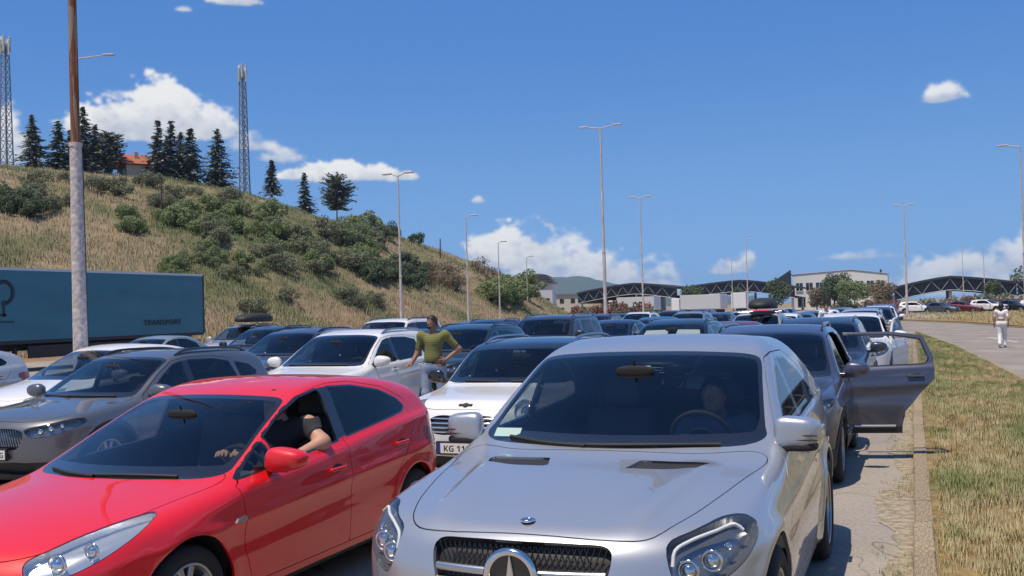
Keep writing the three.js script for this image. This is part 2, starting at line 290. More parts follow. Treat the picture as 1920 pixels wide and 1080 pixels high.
// ------------------------------------------------------------------ the car builder
// s: outline of one model. u = sideways, v = up, w = back from the nose.
function buildCar(s, cell, mat) {
  const { L, W } = s, hw = W / 2, H = s.H, root = new THREE.Group();
  const plan = curve(s.plan.map(([w, k]) => [w * L, k]), 0.05), top = curve(s.top, s.topSmooth ?? 0.035), front = curve(s.front, 0.025), rear = curve(s.rear, 0.03), low = curve(s.low, 0.03), belt = curve(s.belt, 0.1);
  const bow = curve(s.bow, 0.15), crown = curve(s.crown, 0.15), blend = curve(s.blend, 0.12), taper = curve(s.taper ?? [[0, 0], [L, 0]], 0.1);
  const sweep = (a) => s.sweep[0] * a * a + s.sweep[1] * a ** 6, sweepR = (a) => s.sweepR[0] * a * a + s.sweepR[1] * a ** 6;
  const wheels = s.wheels, wr = s.wheelR, arch = s.archR ?? wr + 0.055, flare = s.flare ?? 0.012, ridge = s.ridge ?? 0.008, crease = curve(s.crease ?? [[0, 0.75], [L, 0.85]], 0.1);
  const U = (v, w) => {
    const t = v - belt(w), sp = 0.5 * (t + Math.sqrt(t * t + 0.0012)); let q = hw * plan(w) * low(v) - (s.tumble + taper(w)) * sp - s.shelf * 0.5 * (1 + Math.tanh(t / 0.022));
    for (const c of wheels) { const dw = w - c; if (dw * dw < 0.49 && v < 1) { const d = Math.hypot(dw, v - wr) - arch - 0.015; q += flare * Math.exp(-d * d / 0.0035) ; } }
    const e = v - crease(w); q += ridge * Math.exp(-e * e / 0.0016) - (s.scoop ?? 0.012) * Math.exp(-((e + 0.13) ** 2) / 0.008) * sst(0.12 * L, 0.3 * L, w) * (1 - sst(0.74 * L, 0.9 * L, w)); return q;
  };
  const T = (a, w) => { const we = w - bow(w) * a * a; let q = top(we) - crown(w) * a * a; if (s.dome && w < s.dome[0] + 0.4) { const d = a - lerp(s.dome[1], s.dome[2], Math.min(1, w / s.dome[0])); q += s.dome[3] * Math.exp(-d * d / (d > 0 ? 0.0022 : 0.012)) * sst(0.1, 0.5, w) * (1 - sst(s.dome[0] - 0.1, s.dome[0] + 0.1, w)); } return q; };
  const F = (a, v) => front(v) + sweep(a), R = (a, v) => L - rear(v) - sweepR(a);
  const mix = (a, v, w, u, t, tn, fr, fn, re, rn) => {
    const fs = a - u, ft = (v - t) * tn, ff = (fr - w) * fn, fe = (w - re) * rn;
    return smax(smax(smax(smax(fs, ft, blend(w)), ff, s.kf ?? 0.09), fe, s.kr ?? 0.1), s.clear - v, 0.06);
  };
  const slope = (fn, x) => { const d = (fn(x + 0.01) - fn(x - 0.01)) / 0.02; return 1 / Math.sqrt(1 + d * d); };
  const field = (u, v, w) => { const a = Math.abs(u); return mix(a, v, w, U(v, w), T(a, w), slope((q) => T(a, q), w), F(a, v), slope(sweep, a), R(a, v), slope(sweepR, a)); };
  // mesh
  const nx = Math.ceil((W + 0.2) / cell / 2) * 2, ny = Math.ceil((H + 0.2) / cell), nz = Math.ceil((L + 0.2) / cell), X0 = -nx * cell / 2, Y0 = s.clear - 0.08, Z0 = -0.1;
  const tU = [], tT = [], tN = [], tF = [], tFn = [], tR = [], tRn = [];
  for (let k = 0; k <= nz; k++) { const w = Z0 + k * cell; tU.push([]); tT.push([]); tN.push([]); for (let j = 0; j <= ny; j++) tU[k].push(U(Y0 + j * cell, w)); for (let i = 0; i <= nx; i++) { const a = Math.abs(X0 + i * cell); tT[k].push(T(a, w)); tN[k].push(slope((q) => T(a, q), w)); } }
  for (let i = 0; i <= nx; i++) { const a = Math.abs(X0 + i * cell); tF.push([]); tR.push([]); tFn.push(slope(sweep, a)); tRn.push(slope(sweepR, a)); for (let j = 0; j <= ny; j++) { tF[i].push(F(a, Y0 + j * cell)); tR[i].push(R(a, Y0 + j * cell)); } }
  let body = surfaceNet((i, j, k) => mix(Math.abs(X0 + i * cell), Y0 + j * cell, Z0 + k * cell, tU[k][j], tT[k][i], tN[k][i], tF[i][j], tFn[i], tR[i][j], tRn[i]), nx, ny, nz, (i, j, k) => [X0 + i * cell, Y0 + j * cell, Z0 + k * cell]);
  settle(body, field, 2, 0.005);
  const G = (m) => geom(m, L), pieces = {};
  const add = (name, m, mt, parent = root) => m.idx.length ? part(parent, name, G(m), mt) : null;
  // solving for points on the skin
  const onFront = (u, v) => { let a = -0.1, b = 1.6; for (let i = 0; i < 26; i++) { const c = (a + b) / 2; if (field(u, v, c) > 0) a = c; else b = c; } return b; };
  const onTop = (u, w) => { let a = H + 0.2, b = 0.4; for (let i = 0; i < 26; i++) { const c = (a + b) / 2; if (field(u, c, w) > 0) a = c; else b = c; } return b; };
  const onSide = (v, w) => { let a = hw + 0.15, b = 0.3; for (let i = 0; i < 26; i++) { const c = (a + b) / 2; if (field(c, v, w) > 0) a = c; else b = c; } return b; };
  const onRear = (u, v) => { let a = L + 0.1, b = L - 1.6; for (let i = 0; i < 26; i++) { const c = (a + b) / 2; if (field(u, v, c) > 0) a = c; else b = c; } return b; };
  const at = (u, v, w) => [u, v, L / 2 - w];
  let seams = [], t;
  // wheel arches
  let lips = [];
  for (const c of wheels) {
    const g = (u, v, w) => Math.max(Math.hypot(w - c, (v - wr) * 1.0) - arch, 0.5 - Math.abs(u));
    [, body] = split(body, g);
    if (s.cladding) { [t, body] = split(body, (u, v, w) => Math.max(Math.hypot(w - c, v - wr) - arch - s.cladding[1], 0.5 - Math.abs(u))); lips.push(t); }
  }
  // glass: windscreen
  const ws = poly(smooth(s.windscreen.concat(s.windscreen.slice().reverse().filter((p) => p[0] > 1e-3).map(([u, v]) => [-u, v])), 5), 0);
  const wmid = s.mid, wsBase = Math.min(...s.windscreen.map((p) => p[1]));
  const gws = (u, v, w) => Math.max(ws(u, v), w - wmid);
  [t, body] = split(body, gws); let [pane, band] = split(t, (u, v, w) => gws(u, v, w) + (s.frit ?? 0.022) + 0.05 * sst(wsBase + 0.14, wsBase, v));
  const windscreen = add('windshield', pane, M.glass); part(windscreen, 'border', G(band), M.gloss);
  // side windows
  const wins = [];
  for (const q of s.windows) for (const sg of [1, -1]) {
    const sd = poly(q.pts, q.r ?? 0.02), g = (u, v, w, a) => Math.max(sd(w, v), 0.3 - u * sg, (0.3 - a * sg) * 0.3);
    [t, body] = split(body, g); const [p, b] = split(t, (u, v, w, a) => g(u, v, w, a) + (q.trim ?? 0.014)); wins.push({ side: sg, door: q.door, pane: p, band: b, q });
  }
  // rear window
  { const rw = poly(smooth(s.rearWindow.concat(s.rearWindow.slice().reverse().map(([u, v]) => [-u, v])), 4)), g = (u, v, w) => Math.max(rw(u, v), wmid - w);
    [t, body] = split(body, g); const [p, b] = split(t, (u, v, w) => g(u, v, w) + 0.03); const o = add('rear_window', p, M.privacy); if (o) part(o, 'border', G(b), M.gloss); }
  // lamps
  for (const sg of [1, -1]) {
    const th = s.headlight.turn * rad, c = Math.cos(th), n = Math.sin(th), hp = poly(smooth(s.headlight.pts.map(([u, v, w]) => [u * c + w * n, v]), 5));
    const g = (u, v, w) => Math.max(hp(u * sg * c + w * n, v), 0.2 - u * sg, w - 1.35); [t, body] = split(body, g);
    if (t.idx.length) {
      const deep = s.headlight.deep ?? 0.05, hl = new THREE.Group(); hl.name = 'headlight'; root.add(hl);
      part(hl, 'lens', G(t), M.lens); const [inner] = split(t, (u, v, w) => g(u, v, w) + 0.004);
      part(hl, 'housing', G(join(inset(inner, deep), rim(inner, deep, 0.002))), s.headlight.dark ? M.darkReflector : M.reflector);
      for (const [u, v, r, kind] of s.headlight.bulbs) {
        const w = onFront(u, v), b = kind === 'ring' ? new THREE.TorusGeometry(r, r * 0.16, 8, 24) : new THREE.SphereGeometry(r, 18, 12, 0, 2 * Math.PI, 0, Math.PI / 2); if (kind !== 'ring') b.rotateX(Math.PI / 2);
        b.translate(...at(u * sg, v, w + deep - (kind === 'ring' ? 0.012 : 0.002))); part(hl, kind === 'ring' ? 'lamp_ring' : 'projector', b, kind === 'ring' ? M.chrome : M.lens2 ?? M.mirror);
      }
      if (s.headlight.strip) { const pts = s.headlight.strip.map(([u, v]) => at(u * sg, v, onFront(u, v) + 0.022)); part(hl, 'light_strip', tube(pts, 0.0085, 20, 6), M.white); }
    }
    const tl = poly(smooth(s.taillight.pts, 4)), tc = Math.cos(s.taillight.turn * rad), tn = Math.sin(s.taillight.turn * rad);
    const g2 = (u, v, w) => Math.max(tl(u * sg * tc + (L - w) * tn, v), L - 1.2 - w, 0.1 - u * sg); [t, body] = split(body, g2); add('tail_light', t, M.tail);
  }
  // front openings
  for (const q of s.openings) {
    const sides = q.both ? [1, -1] : [1];
    for (const sg of sides) {
      const pp = poly(q.both ? q.pts : smooth(q.pts.concat(q.pts.slice().reverse().filter((p) => p[0] > 1e-3).map(([u, v]) => [-u, v])), 4), q.r ?? 0), g = (u, v, w) => Math.max(pp(u * sg, v), w - 1.2);
      [t, body] = split(body, g); if (!t.idx.length) continue;
      const o = add(q.name, join(inset(t, q.deep), rim(t, q.deep)), q.mat ?? M.gloss);
      if (q.slats) for (const [v, rr_] of q.slats) { const span = q.span(v); const pts = []; for (let i = 0; i <= 12; i++) { const u = lerp(-span, span, i / 12); pts.push(at(u, v, onFront(u, v) + q.slatIn)); } const g3 = tube(pts, rr_, 24, 8); part(o, 'slat', g3, q.slatMat ?? M.chrome); }
      if (q.mesh) q.mesh(o, onFront, at);
    }
  }
  // bonnet and doors with their shut lines
  const panel = (name, g, mt, gap = 0.003) => {
    const [ring, rest] = split(body, (u, v, w, a, b, c) => g(u, v, w, a, b, c) - gap); const [p, r] = split(ring, (u, v, w, a, b, c) => g(u, v, w, a, b, c) + gap);
    body = rest; seams.push(inset(r, 0.012)); return p;
  };
  const hd = poly(smooth(s.hood.concat(s.hood.slice().reverse().filter((p) => p[0] > 1e-3).map(([u, w]) => [-u, w])), 4));
  const hood = panel('hood', (u, v, w, a, b) => Math.max(hd(u, w), 0.12 - b * 1), mat);
  let [vents, hood2] = s.vents ? split(hood, (u, v, w) => s.vents(Math.abs(u), w)) : [null, hood];
  const hoodMesh = part(root, 'hood', G(join(hood2, rim(hood2, 0.015))), mat); if (vents) for (const v of split(vents, (u) => u)) part(hoodMesh, 'vent', G(join(inset(v, 0.012), rim(v, 0.012))), M.plastic);
  const doorMesh = [];
  s.doors.forEach((dp, di) => {
    const sd = poly(dp.pts, dp.r ?? 0.03);
    for (const sg of [1, -1]) {
      let p = panel('door', (u, v, w, a) => Math.max(sd(w, v), 0.3 - u * sg, (0.52 - a * sg) * 0.3), mat), clad = null;
      if (s.cladding) [clad, p] = split(p, (u, v, w) => v - s.cladding[0]);
      const hinge = [sg * (onSide(0.7, dp.hinge) - 0.05), 0, L / 2 - dp.hinge], GD = (m) => geom(m, L, hinge);
      const d = new THREE.Mesh(GD(join(p, rim(p, 0.03))), mat); d.name = 'door'; d.position.set(...hinge); root.add(d); doorMesh.push({ d, di, sg });
      const sub = (name, g, mt) => part(d, name, g, mt), mv = (g) => { g.translate(-hinge[0], -hinge[1], -hinge[2]); return g; };
      if (clad) sub('cladding', GD(join(inset(clad, -0.006), rim(clad, 0.02, -0.006))), M.plastic);
      sub('inner_panel', GD(inset(p, 0.045)), M.trim);
      const mine = wins.filter((q) => q.door === di && q.side === sg);
      for (const q of mine) { q.done = true; if (q.q.black) { sub('pillar_cover', GD(join(q.pane, q.band)), M.gloss); continue; } if (!q.q.open) sub('window', GD(q.pane), q.q.dark ? M.privacy : M.glass); sub('window_trim', GD(join(q.band, rim(q.band, 0.02))), q.q.trimMat ?? M.gloss); }
      const hv = dp.handle[1], hwp = dp.handle[0], hu = onSide(hv, hwp), hg = rbox(0.024, 0.03, 0.19, 0.011, sg * (hu + 0.022), hv, L / 2 - hwp); hg.rotateY(0);
      const cup = egg(0.012, 0.032, 0.075, 2); cup.translate(sg * (hu - 0.003), hv, L / 2 - hwp - 0.02);
      sub('handle', mv(merge([hg, box(0.03, 0.02, 0.02, sg * (hu + 0.008), hv, L / 2 - hwp + 0.08), box(0.03, 0.02, 0.02, sg * (hu + 0.008), hv, L / 2 - hwp - 0.08)])), s.handleMat ?? mat); sub('handle_cup', mv(cup), M.seam);
      if (dp.strip) { const pts = []; for (let i = 0; i <= 8; i++) { const w = lerp(dp.strip[0], dp.strip[1], i / 8), v = dp.strip[2]; pts.push(at(sg * (onSide(v, w) + 0.004), v, w)); } sub('trim_strip', mv(tube(pts, 0.017, 16, 6)), M.satin); }
      if (dp.mirror && (dp.mirror.only ?? sg) === sg) {
        const { p: mp, r: mrad } = dp.mirror, gm = egg(mrad[0], mrad[1], mrad[2], dp.mirror.e ?? 2.7, 28), q = gm.attributes.position;
        for (let i = 0; i < q.count; i++) { let x = q.getX(i), y = q.getY(i), z = q.getZ(i); if (z < -mrad[2] * 0.55) z = -mrad[2] * 0.55; x += (z / mrad[2]) * -0.02 + (dp.mirror.skew ?? 0.1) * y; y *= 1 - (dp.mirror.pinch ?? 0.18) * (x / mrad[0]); q.setXYZ(i, x * sg, y, z); }
        if (sg < 0) { const ix = gm.index.array; for (let i = 0; i < ix.length; i += 3) { const k = ix[i + 1]; ix[i + 1] = ix[i + 2]; ix[i + 2] = k; } }
        gm.computeVertexNormals(); gm.translate(...at(sg * mp[0], mp[1], mp[2]));
        const mm = sub('mirror', mv(gm), s.mirrorMat ?? mat), bu = onSide(mp[1] - mrad[1] * 0.8, mp[2]);
        const arm = bar(at(sg * (bu - 0.01), mp[1] - mrad[1] * 0.75, mp[2] + 0.01), at(sg * mp[0], mp[1] - mrad[1] * 0.7, mp[2]), 0.035, 0.03, 10); part(mm, 'mirror_arm', mv(arm), M.gloss);
        const gl = egg(mrad[0] * 0.86, mrad[1] * 0.8, 0.004, 3.2, 20); gl.translate(...at(sg * mp[0], mp[1], mp[2] + mrad[2] * 0.58)); part(mm, 'mirror_glass', mv(gl), M.mirror);
        if (dp.mirror.base) { const gb = egg(mrad[0] * 0.98, 0.028, mrad[2] * 0.95, 3.5, 20); gb.translate(...at(sg * mp[0] * 0.995, mp[1] - mrad[1] * 0.88, mp[2])); part(mm, 'mirror_base', mv(gb), M.plastic); for (const k of dp.mirror.base) part(mm, 'mirror_slot', mv(rbox(0.12, 0.009, 0.01, 0.004, sg * (mp[0] + 0.05), mp[1] + k, L / 2 - mp[2] + mrad[2] * 0.93)), M.ink); }
      }
    }
  });
  for (const q of wins) if (!q.done) { add('side_window', q.pane, q.q.dark ? M.privacy : M.glass); add('window_trim', join(q.band, rim(q.band, 0.02)), q.q.trimMat ?? M.gloss); }
  // plastic cladding along the sills
  if (s.cladding) { [t, body] = split(body, (u, v) => v - s.cladding[0]); add('cladding', join(inset(t, -0.006), ...lips.map((q) => inset(q, -0.006))), M.plastic); }
  else { [t, body] = split(body, (u, v) => v - (s.clear + 0.05)); add('underbody', t, M.plastic); }
  if (s.roofMat) { const g = (u, v, w, a, b, c) => Math.max(s.roofCut - v, 0); [t, body] = split(body, (u, v, w) => s.roofCut(w) - v); add('roof', t, s.roofMat); pieces.roof = t; }
  const bodyMesh = add('body', join(body, rim(body, 0.02)), mat);
  { const pg = add('panel_gap', join(...seams), M.seam); if (pg) pg.userData.kind = 'stuff'; }
  // lining of the cabin, arch liners, floor
  let shell = pieces.roof ? join(body, pieces.roof) : body; [shell] = split(shell, (u, v, w) => Math.max(s.cabin[0] - w, w - s.cabin[1], 0.62 - v)); [, shell] = split(shell, (u, v, w, a, b, c) => Math.max(w - s.cabin[0] - 0.25, v - 1.0)); add('lining', inset(shell, 0.03), M.trim);
  { const gs = []; for (const c of wheels) for (const sg of [1, -1]) { const g = new THREE.CylinderGeometry(arch + 0.01, arch + 0.01, 0.42, 28, 1, true, -Math.PI * 0.12, Math.PI * 1.24); g.rotateZ(Math.PI / 2); g.rotateX(-Math.PI / 2 * 0); g.translate(sg * (hw - 0.30), wr, L / 2 - c); gs.push(g); gs.push(box(0.01, arch * 1.6, arch * 2, sg * (hw - 0.5), wr + 0.05, L / 2 - c)); } for (let k = 0; k < gs.length; k += 2) part(root, 'wheel_arch_liner', merge([gs[k], gs[k + 1]]), M.seam); }
  // wheels
  const key = [wr, s.rimR, s.spokes].join(); const wg = wheelCache[key] ??= wheelGeo(wr, s.tyreW ?? 0.22, s.rimR, s.spokes);
  for (const c of wheels) for (const sg of [1, -1]) {
    const wl = new THREE.Group(); wl.name = 'wheel'; part(wl, 'tyre', wg.tyre, M.rubber); part(wl, 'rim', wg.rim, M.alloy); part(wl, 'brake_disc', wg.disc, M.darkReflector);
    wl.position.set(sg * (hw - 0.135), wr, L / 2 - c); if (sg < 0) wl.rotation.y = Math.PI; root.add(wl);
  }
  // inside
  if (!s.noInside) {
    const cw = s.cowl, dv = belt(cw + 0.4) - 0.04;
    const sh = new THREE.Shape(); [[0, 0.35], [0, dv - 0.06], [0.15, dv - 0.01], [0.6, dv], [0.72, dv - 0.05], [0.66, dv - 0.22], [0.55, 0.4]].forEach(([a, b], i) => i ? sh.lineTo(a, b) : sh.moveTo(a, b));
    const dg = new THREE.ExtrudeGeometry(sh, { depth: W * 0.80, bevelEnabled: true, bevelSize: 0.02, bevelThickness: 0.02, bevelSegments: 2 }); dg.rotateY(Math.PI / 2); dg.translate(-W * 0.40, 0, L / 2 - cw); part(root, 'dashboard', dg, M.dash);
    const wheelRing = new THREE.TorusGeometry(0.18, 0.016, 8, 28), boss = egg(0.075, 0.06, 0.03, 2.5, 14), sw = merge([wheelRing, boss, box(0.3, 0.03, 0.015), box(0.03, 0.16, 0.015, 0, -0.08, 0)]); sw.rotateX(0.45); sw.translate(0.36, dv + 0.0, L / 2 - cw - 0.82); part(root, 'steering_wheel', sw, M.trim);
    const seat = (u, w, wide, name) => {
      const g = [rbox(wide, 0.16, 0.5, 0.06, u, 0.52, L / 2 - w + 0.05)]; const bk = new RoundedBoxGeometry(wide, 0.62, 0.14, 3, 0.06); bk.rotateX(-0.25); bk.translate(u, 0.86, L / 2 - w - 0.27); g.push(bk);
      const o = part(root, name, merge(g), M.seat); for (const k of wide > 0.8 ? [-0.4, 0.4] : [0]) { const hr = new RoundedBoxGeometry(0.26, 0.19, 0.09, 3, 0.04); hr.rotateX(-0.2); hr.translate(u + k, Math.min(1.27, H - 0.24), L / 2 - w - 0.38); part(o, 'headrest', hr, M.seat); }
    };
    seat(0.37, cw + 1.28, 0.5, 'seat'); seat(-0.37, cw + 1.28, 0.5, 'seat'); seat(0, cw + 2.1, W * 0.66, 'rear_seat');
    part(root, 'cabin_floor', merge([box(W * 0.84, 0.03, s.cabin[1] - cw - 0.1, 0, 0.36, L / 2 - (cw + s.cabin[1]) / 2), box(W * 0.84, 0.5, 0.03, 0, 0.62, L / 2 - s.cabin[1] + 0.2)]), M.trim);
    const mw = cw + 0.62 + (s.mirrorW ?? 0), rv = egg(0.12, 0.036, 0.02, 3, 16); rv.translate(0, s.headerV - 0.09, L / 2 - mw); part(root, 'rear_view_mirror', merge([rv, bar([0, s.headerV - 0.07, L / 2 - mw], [0, s.headerV - 0.02, L / 2 - mw + 0.02], 0.006)]), M.seam);
  }
  // wipers lie on the glass at its foot
  if (s.wipers) for (const [pts] of s.wipers) {
    const q = pts.map(([u, v]) => at(u, v + 0.006, onFront(u, v) - 0.014)); part(root, 'wiper', merge([tube(q, 0.011, 14, 5), tube(q.slice(Math.max(0, q.length - 3)).map(([x, y, z]) => [x, y - 0.012, z]), 0.008, 10, 4)]), M.plastic);
  }
  if (s.cowlTrim) { const pts = []; for (let i = 0; i <= 14; i++) { const u = lerp(-s.cowlTrim[0], s.cowlTrim[0], i / 14); pts.push(at(u, s.cowlTrim[1](Math.abs(u)) , onFront(u, s.cowlTrim[1](Math.abs(u))) - 0.002)); } part(root, 'cowl', tube(pts, 0.018, 30, 6), M.plastic); }
  if (s.plate) { const [v, txt, dw] = s.plate, w = onFront(0, v); const pl = new THREE.PlaneGeometry(0.52, 0.115); pl.translate(0, v, L / 2 - w + 0.034 + (dw ?? 0)); const o = part(root, 'license_plate', box(0.54, 0.135, 0.03, 0, v, L / 2 - w + 0.016 + (dw ?? 0)), M.plastic); part(o, 'plate_face', pl, plateMat(txt)); }
  if (s.rails) for (const sg of [1, -1]) { const pts = s.rails.map(([u, w, up]) => at(u * sg, onTop(u, w) + up, w)); part(root, 'roof_rail', tube(pts, 0.019, 30, 6), s.railMat ?? M.gloss); }
  if (s.extra) s.extra({ root, onFront, onTop, onSide, onRear, at, add: (n, g, m) => part(root, n, g, m), L, hw, mat });
  return { root, doors: doorMesh, onTop, onFront, onSide, L };
}

// ------------------------------------------------------------------ models
const LOW = [[0.1, 0.93], [0.3, 0.965], [0.5, 0.985], [0.68, 1], [0.82, 0.995], [0.95, 0.975], [1.1, 0.955], [1.9, 0.93]];
const PLAN = [[0, 0.86], [0.05, 0.92], [0.12, 0.965], [0.2, 0.985], [0.4, 1], [0.75, 1], [0.9, 0.97], [1, 0.9]];
function emblemStar(r) { // ring with a three-pointed star, facing +z
  const g = [new THREE.TorusGeometry(r, r * 0.16, 10, 40)];
  for (let k = 0; k < 3; k++) { const a = Math.PI / 2 + k * 2 * Math.PI / 3, sh = new THREE.Shape(); sh.moveTo(0, r * 0.95); sh.lineTo(r * 0.13, r * 0.07); sh.lineTo(-r * 0.13, r * 0.07); const e = new THREE.ExtrudeGeometry(sh, { depth: 0.006, bevelEnabled: true, bevelSize: 0.003, bevelThickness: 0.004, bevelSegments: 1 }); e.rotateZ(a - Math.PI / 2); g.push(e); }
  const hub = new THREE.CylinderGeometry(r * 0.13, r * 0.13, 0.012, 16); hub.rotateX(Math.PI / 2); g.push(hub); return merge(g);
}
const specCoupe = {
  L: 4.9, W: 2.0, H: 1.7, clear: 0.2, tumble: 0.36, shelf: 0.018, flare: 0.022, ridge: 0.008, mid: 3.0, cowl: 1.5, cabin: [1.5, 4.3], headerV: 1.58,
  plan: PLAN, low: LOW, belt: [[0, 1.02], [1.5, 1.09], [3, 1.15], [4.9, 1.22]], crease: [[0, 0.8], [2, 0.86], [4.9, 0.98]],
  top: [[-0.3, 0.8], [0, 0.9], [0.2, 0.952], [0.5, 1.0], [0.9, 1.05], [1.25, 1.088], [1.42, 1.135], [1.9, 1.375], [2.35, 1.58], [2.6, 1.648], [3.0, 1.69], [3.4, 1.68], [3.9, 1.56], [4.4, 1.34], [4.75, 1.18], [4.9, 1.12], [5.2, 1.05]],
  bow: [[0, 0.12], [1.0, 0.12], [1.6, 0.36], [2.4, 0.3], [3, 0.1], [4.9, 0.1]], crown: [[0, 0.06], [1.3, 0.05], [1.6, 0.02], [2.5, 0.05], [3.2, 0.07], [4.9, 0.07]], blend: [[0, 0.13], [1.3, 0.1], [1.7, 0.06], [2.5, 0.09], [3, 0.14], [4.9, 0.1]],
  front: [[0.1, 0.14], [0.3, 0.05], [0.5, 0], [0.7, 0], [0.85, 0.04], [0.95, 0.1], [1.2, 0.25]], rear: [[0.1, 0.2], [0.4, 0.03], [0.7, 0], [1.0, 0.05], [1.2, 0.12], [1.8, 0.6]], sweep: [0.3, 0.25], sweepR: [0.2, 0.15],
  wheels: [0.88, 3.8], wheelR: 0.38, rimR: 0.265, spokes: 5, tyreW: 0.27, dome: [1.25, 0.44, 0.6, 0.02],
  windscreen: [[0, 1.6], [0.4, 1.592], [0.67, 1.567], [0.718, 1.542], [0.765, 1.4], [0.82, 1.2], [0.836, 1.155], [0.79, 1.128], [0.4, 1.12], [0, 1.118]],
  windows: [{ door: 0, pts: [[1.92, 1.14], [2.24, 1.33], [2.5, 1.46], [2.64, 1.5], [2.64, 1.165]] }, { door: 0, black: true, r: 0.004, pts: [[2.65, 1.165], [2.65, 1.53], [2.75, 1.53], [2.75, 1.17]] }, { door: 1, dark: true, pts: [[2.76, 1.17], [2.76, 1.525], [3.05, 1.51], [3.4, 1.4], [3.66, 1.26], [3.7, 1.22], [3.45, 1.195]] }],
  rearWindow: [[0.5, 1.5], [0.62, 1.32], [0.6, 1.2]],
  headlight: { turn: 40, deep: 0.06, dark: true, pts: [[0.62, 0.875, 0.19], [0.72, 0.927, 0.3], [0.88, 0.95, 0.62], [0.92, 0.9, 0.66], [0.88, 0.8, 0.5], [0.77, 0.715, 0.28], [0.66, 0.7, 0.19]], bulbs: [[0.70, 0.775, 0.034], [0.785, 0.805, 0.034], [0.70, 0.775, 0.042, 'ring'], [0.785, 0.805, 0.042, 'ring'], [0.84, 0.85, 0.018]], strip: [[0.645, 0.80], [0.65, 0.86], [0.7, 0.89], [0.79, 0.915], [0.86, 0.925], [0.89, 0.9]] },
  taillight: { turn: 30, pts: [[0.5, 1.0], [0.9, 1.02], [1.1, 1.0], [1.1, 0.92], [0.5, 0.93]] },
  openings: [
    { name: 'grille', deep: 0.05, mat: M.plastic, pts: [[0, 0.895], [0.25, 0.893], [0.385, 0.882], [0.41, 0.855], [0.38, 0.7], [0.34, 0.58], [0.27, 0.555], [0, 0.555]], slats: [[0.77, 0.02], [0.715, 0.014]], span: (v) => 0.385, slatIn: 0.02, slatMat: M.satin,
      mesh: (o, f, at) => { const g = []; for (let i = -18; i <= 18; i++) for (const k of [-1, 1]) { const u = i * 0.026; if (Math.abs(u) > 0.36) continue; const v0 = 0.6, v1 = 0.875; g.push(bar(at(u - k * 0.05, v0, f(u, 0.7) + 0.035), at(u + k * 0.05, v1, f(u, 0.84) + 0.035), 0.003, 0.003, 4)); } part(o, 'lattice', merge(g), M.gloss); } },
    { name: 'air_intake', deep: 0.06, mat: M.plastic, pts: [[0, 0.47], [0.4, 0.47], [0.5, 0.42], [0.46, 0.33], [0, 0.32]] },
    { name: 'side_intake', both: true, deep: 0.06, mat: M.plastic, r: 0.02, pts: [[0.62, 0.55], [0.85, 0.6], [0.84, 0.42], [0.66, 0.38]] }],
  hood: [[0, 0.115], [0.4, 0.145], [0.56, 0.21], [0.66, 0.42], [0.745, 0.75], [0.82, 1.15], [0.872, 1.5], [0.82, 1.56], [0.5, 1.4], [0, 1.34]],
  vents: (u, w) => Math.max(Math.abs(u - 0.42 - (w - 1.2) * 0.25) - 0.175, Math.abs(w - 1.17 - (u - 0.42) * 0.14) - 0.08),
  doors: [
    { hinge: 1.52, handle: [2.52, 0.98], pts: [[1.6, 0.4], [1.52, 0.62], [1.53, 0.95], [1.7, 1.13], [2.15, 1.375], [2.5, 1.54], [2.7, 1.565], [2.7, 1.1], [2.7, 0.4]], r: 0.01, mirror: { p: [1.0, 1.175, 1.78], r: [0.115, 0.085, 0.08], e: 4.2, base: [-0.01, -0.035], skew: 0.05, pinch: 0.12 } },
    { hinge: 2.72, handle: [3.5, 1.0], pts: [[2.7, 0.4], [2.7, 1.565], [3.1, 1.56], [3.55, 1.42], [3.8, 1.24], [3.75, 1.05], [3.48, 0.82], [3.34, 0.64], [3.3, 0.4]], r: 0.01 }],
  wipers: [[[[0.62, 1.125], [0.3, 1.13], [0.0, 1.128], [-0.2, 1.126]]], [[[-0.1, 1.124], [-0.35, 1.128], [-0.62, 1.14]]]],
  extra: ({ root, onFront, at, add, L }) => {
    const w = onFront(0, 0.76), disc = new THREE.CylinderGeometry(0.115, 0.115, 0.03, 36); disc.rotateX(Math.PI / 2); disc.translate(...at(0, 0.765, w - 0.015));
    const d = add('badge', disc, M.gloss), st = emblemStar(0.108); st.translate(...at(0, 0.765, w - 0.034)); part(d, 'emblem', st, M.chrome);
    const w2 = 0.2, r = new THREE.TorusGeometry(0.028, 0.006, 8, 24), inn = new THREE.CylinderGeometry(0.026, 0.026, 0.008, 20); r.rotateX(Math.PI / 2); const v = 0.962; r.translate(...at(0, v, w2)); inn.translate(...at(0, v, w2));
    const tt = rbox(0.07, 0.03, 0.02, 0.008, 0.03, 1.5, L / 2 - 2.28); add('toll_tag', tt, M.white);
    const e = add('hood_badge', r, M.chrome); part(e, 'badge_centre', inn, M.bluePlate);
  },
};
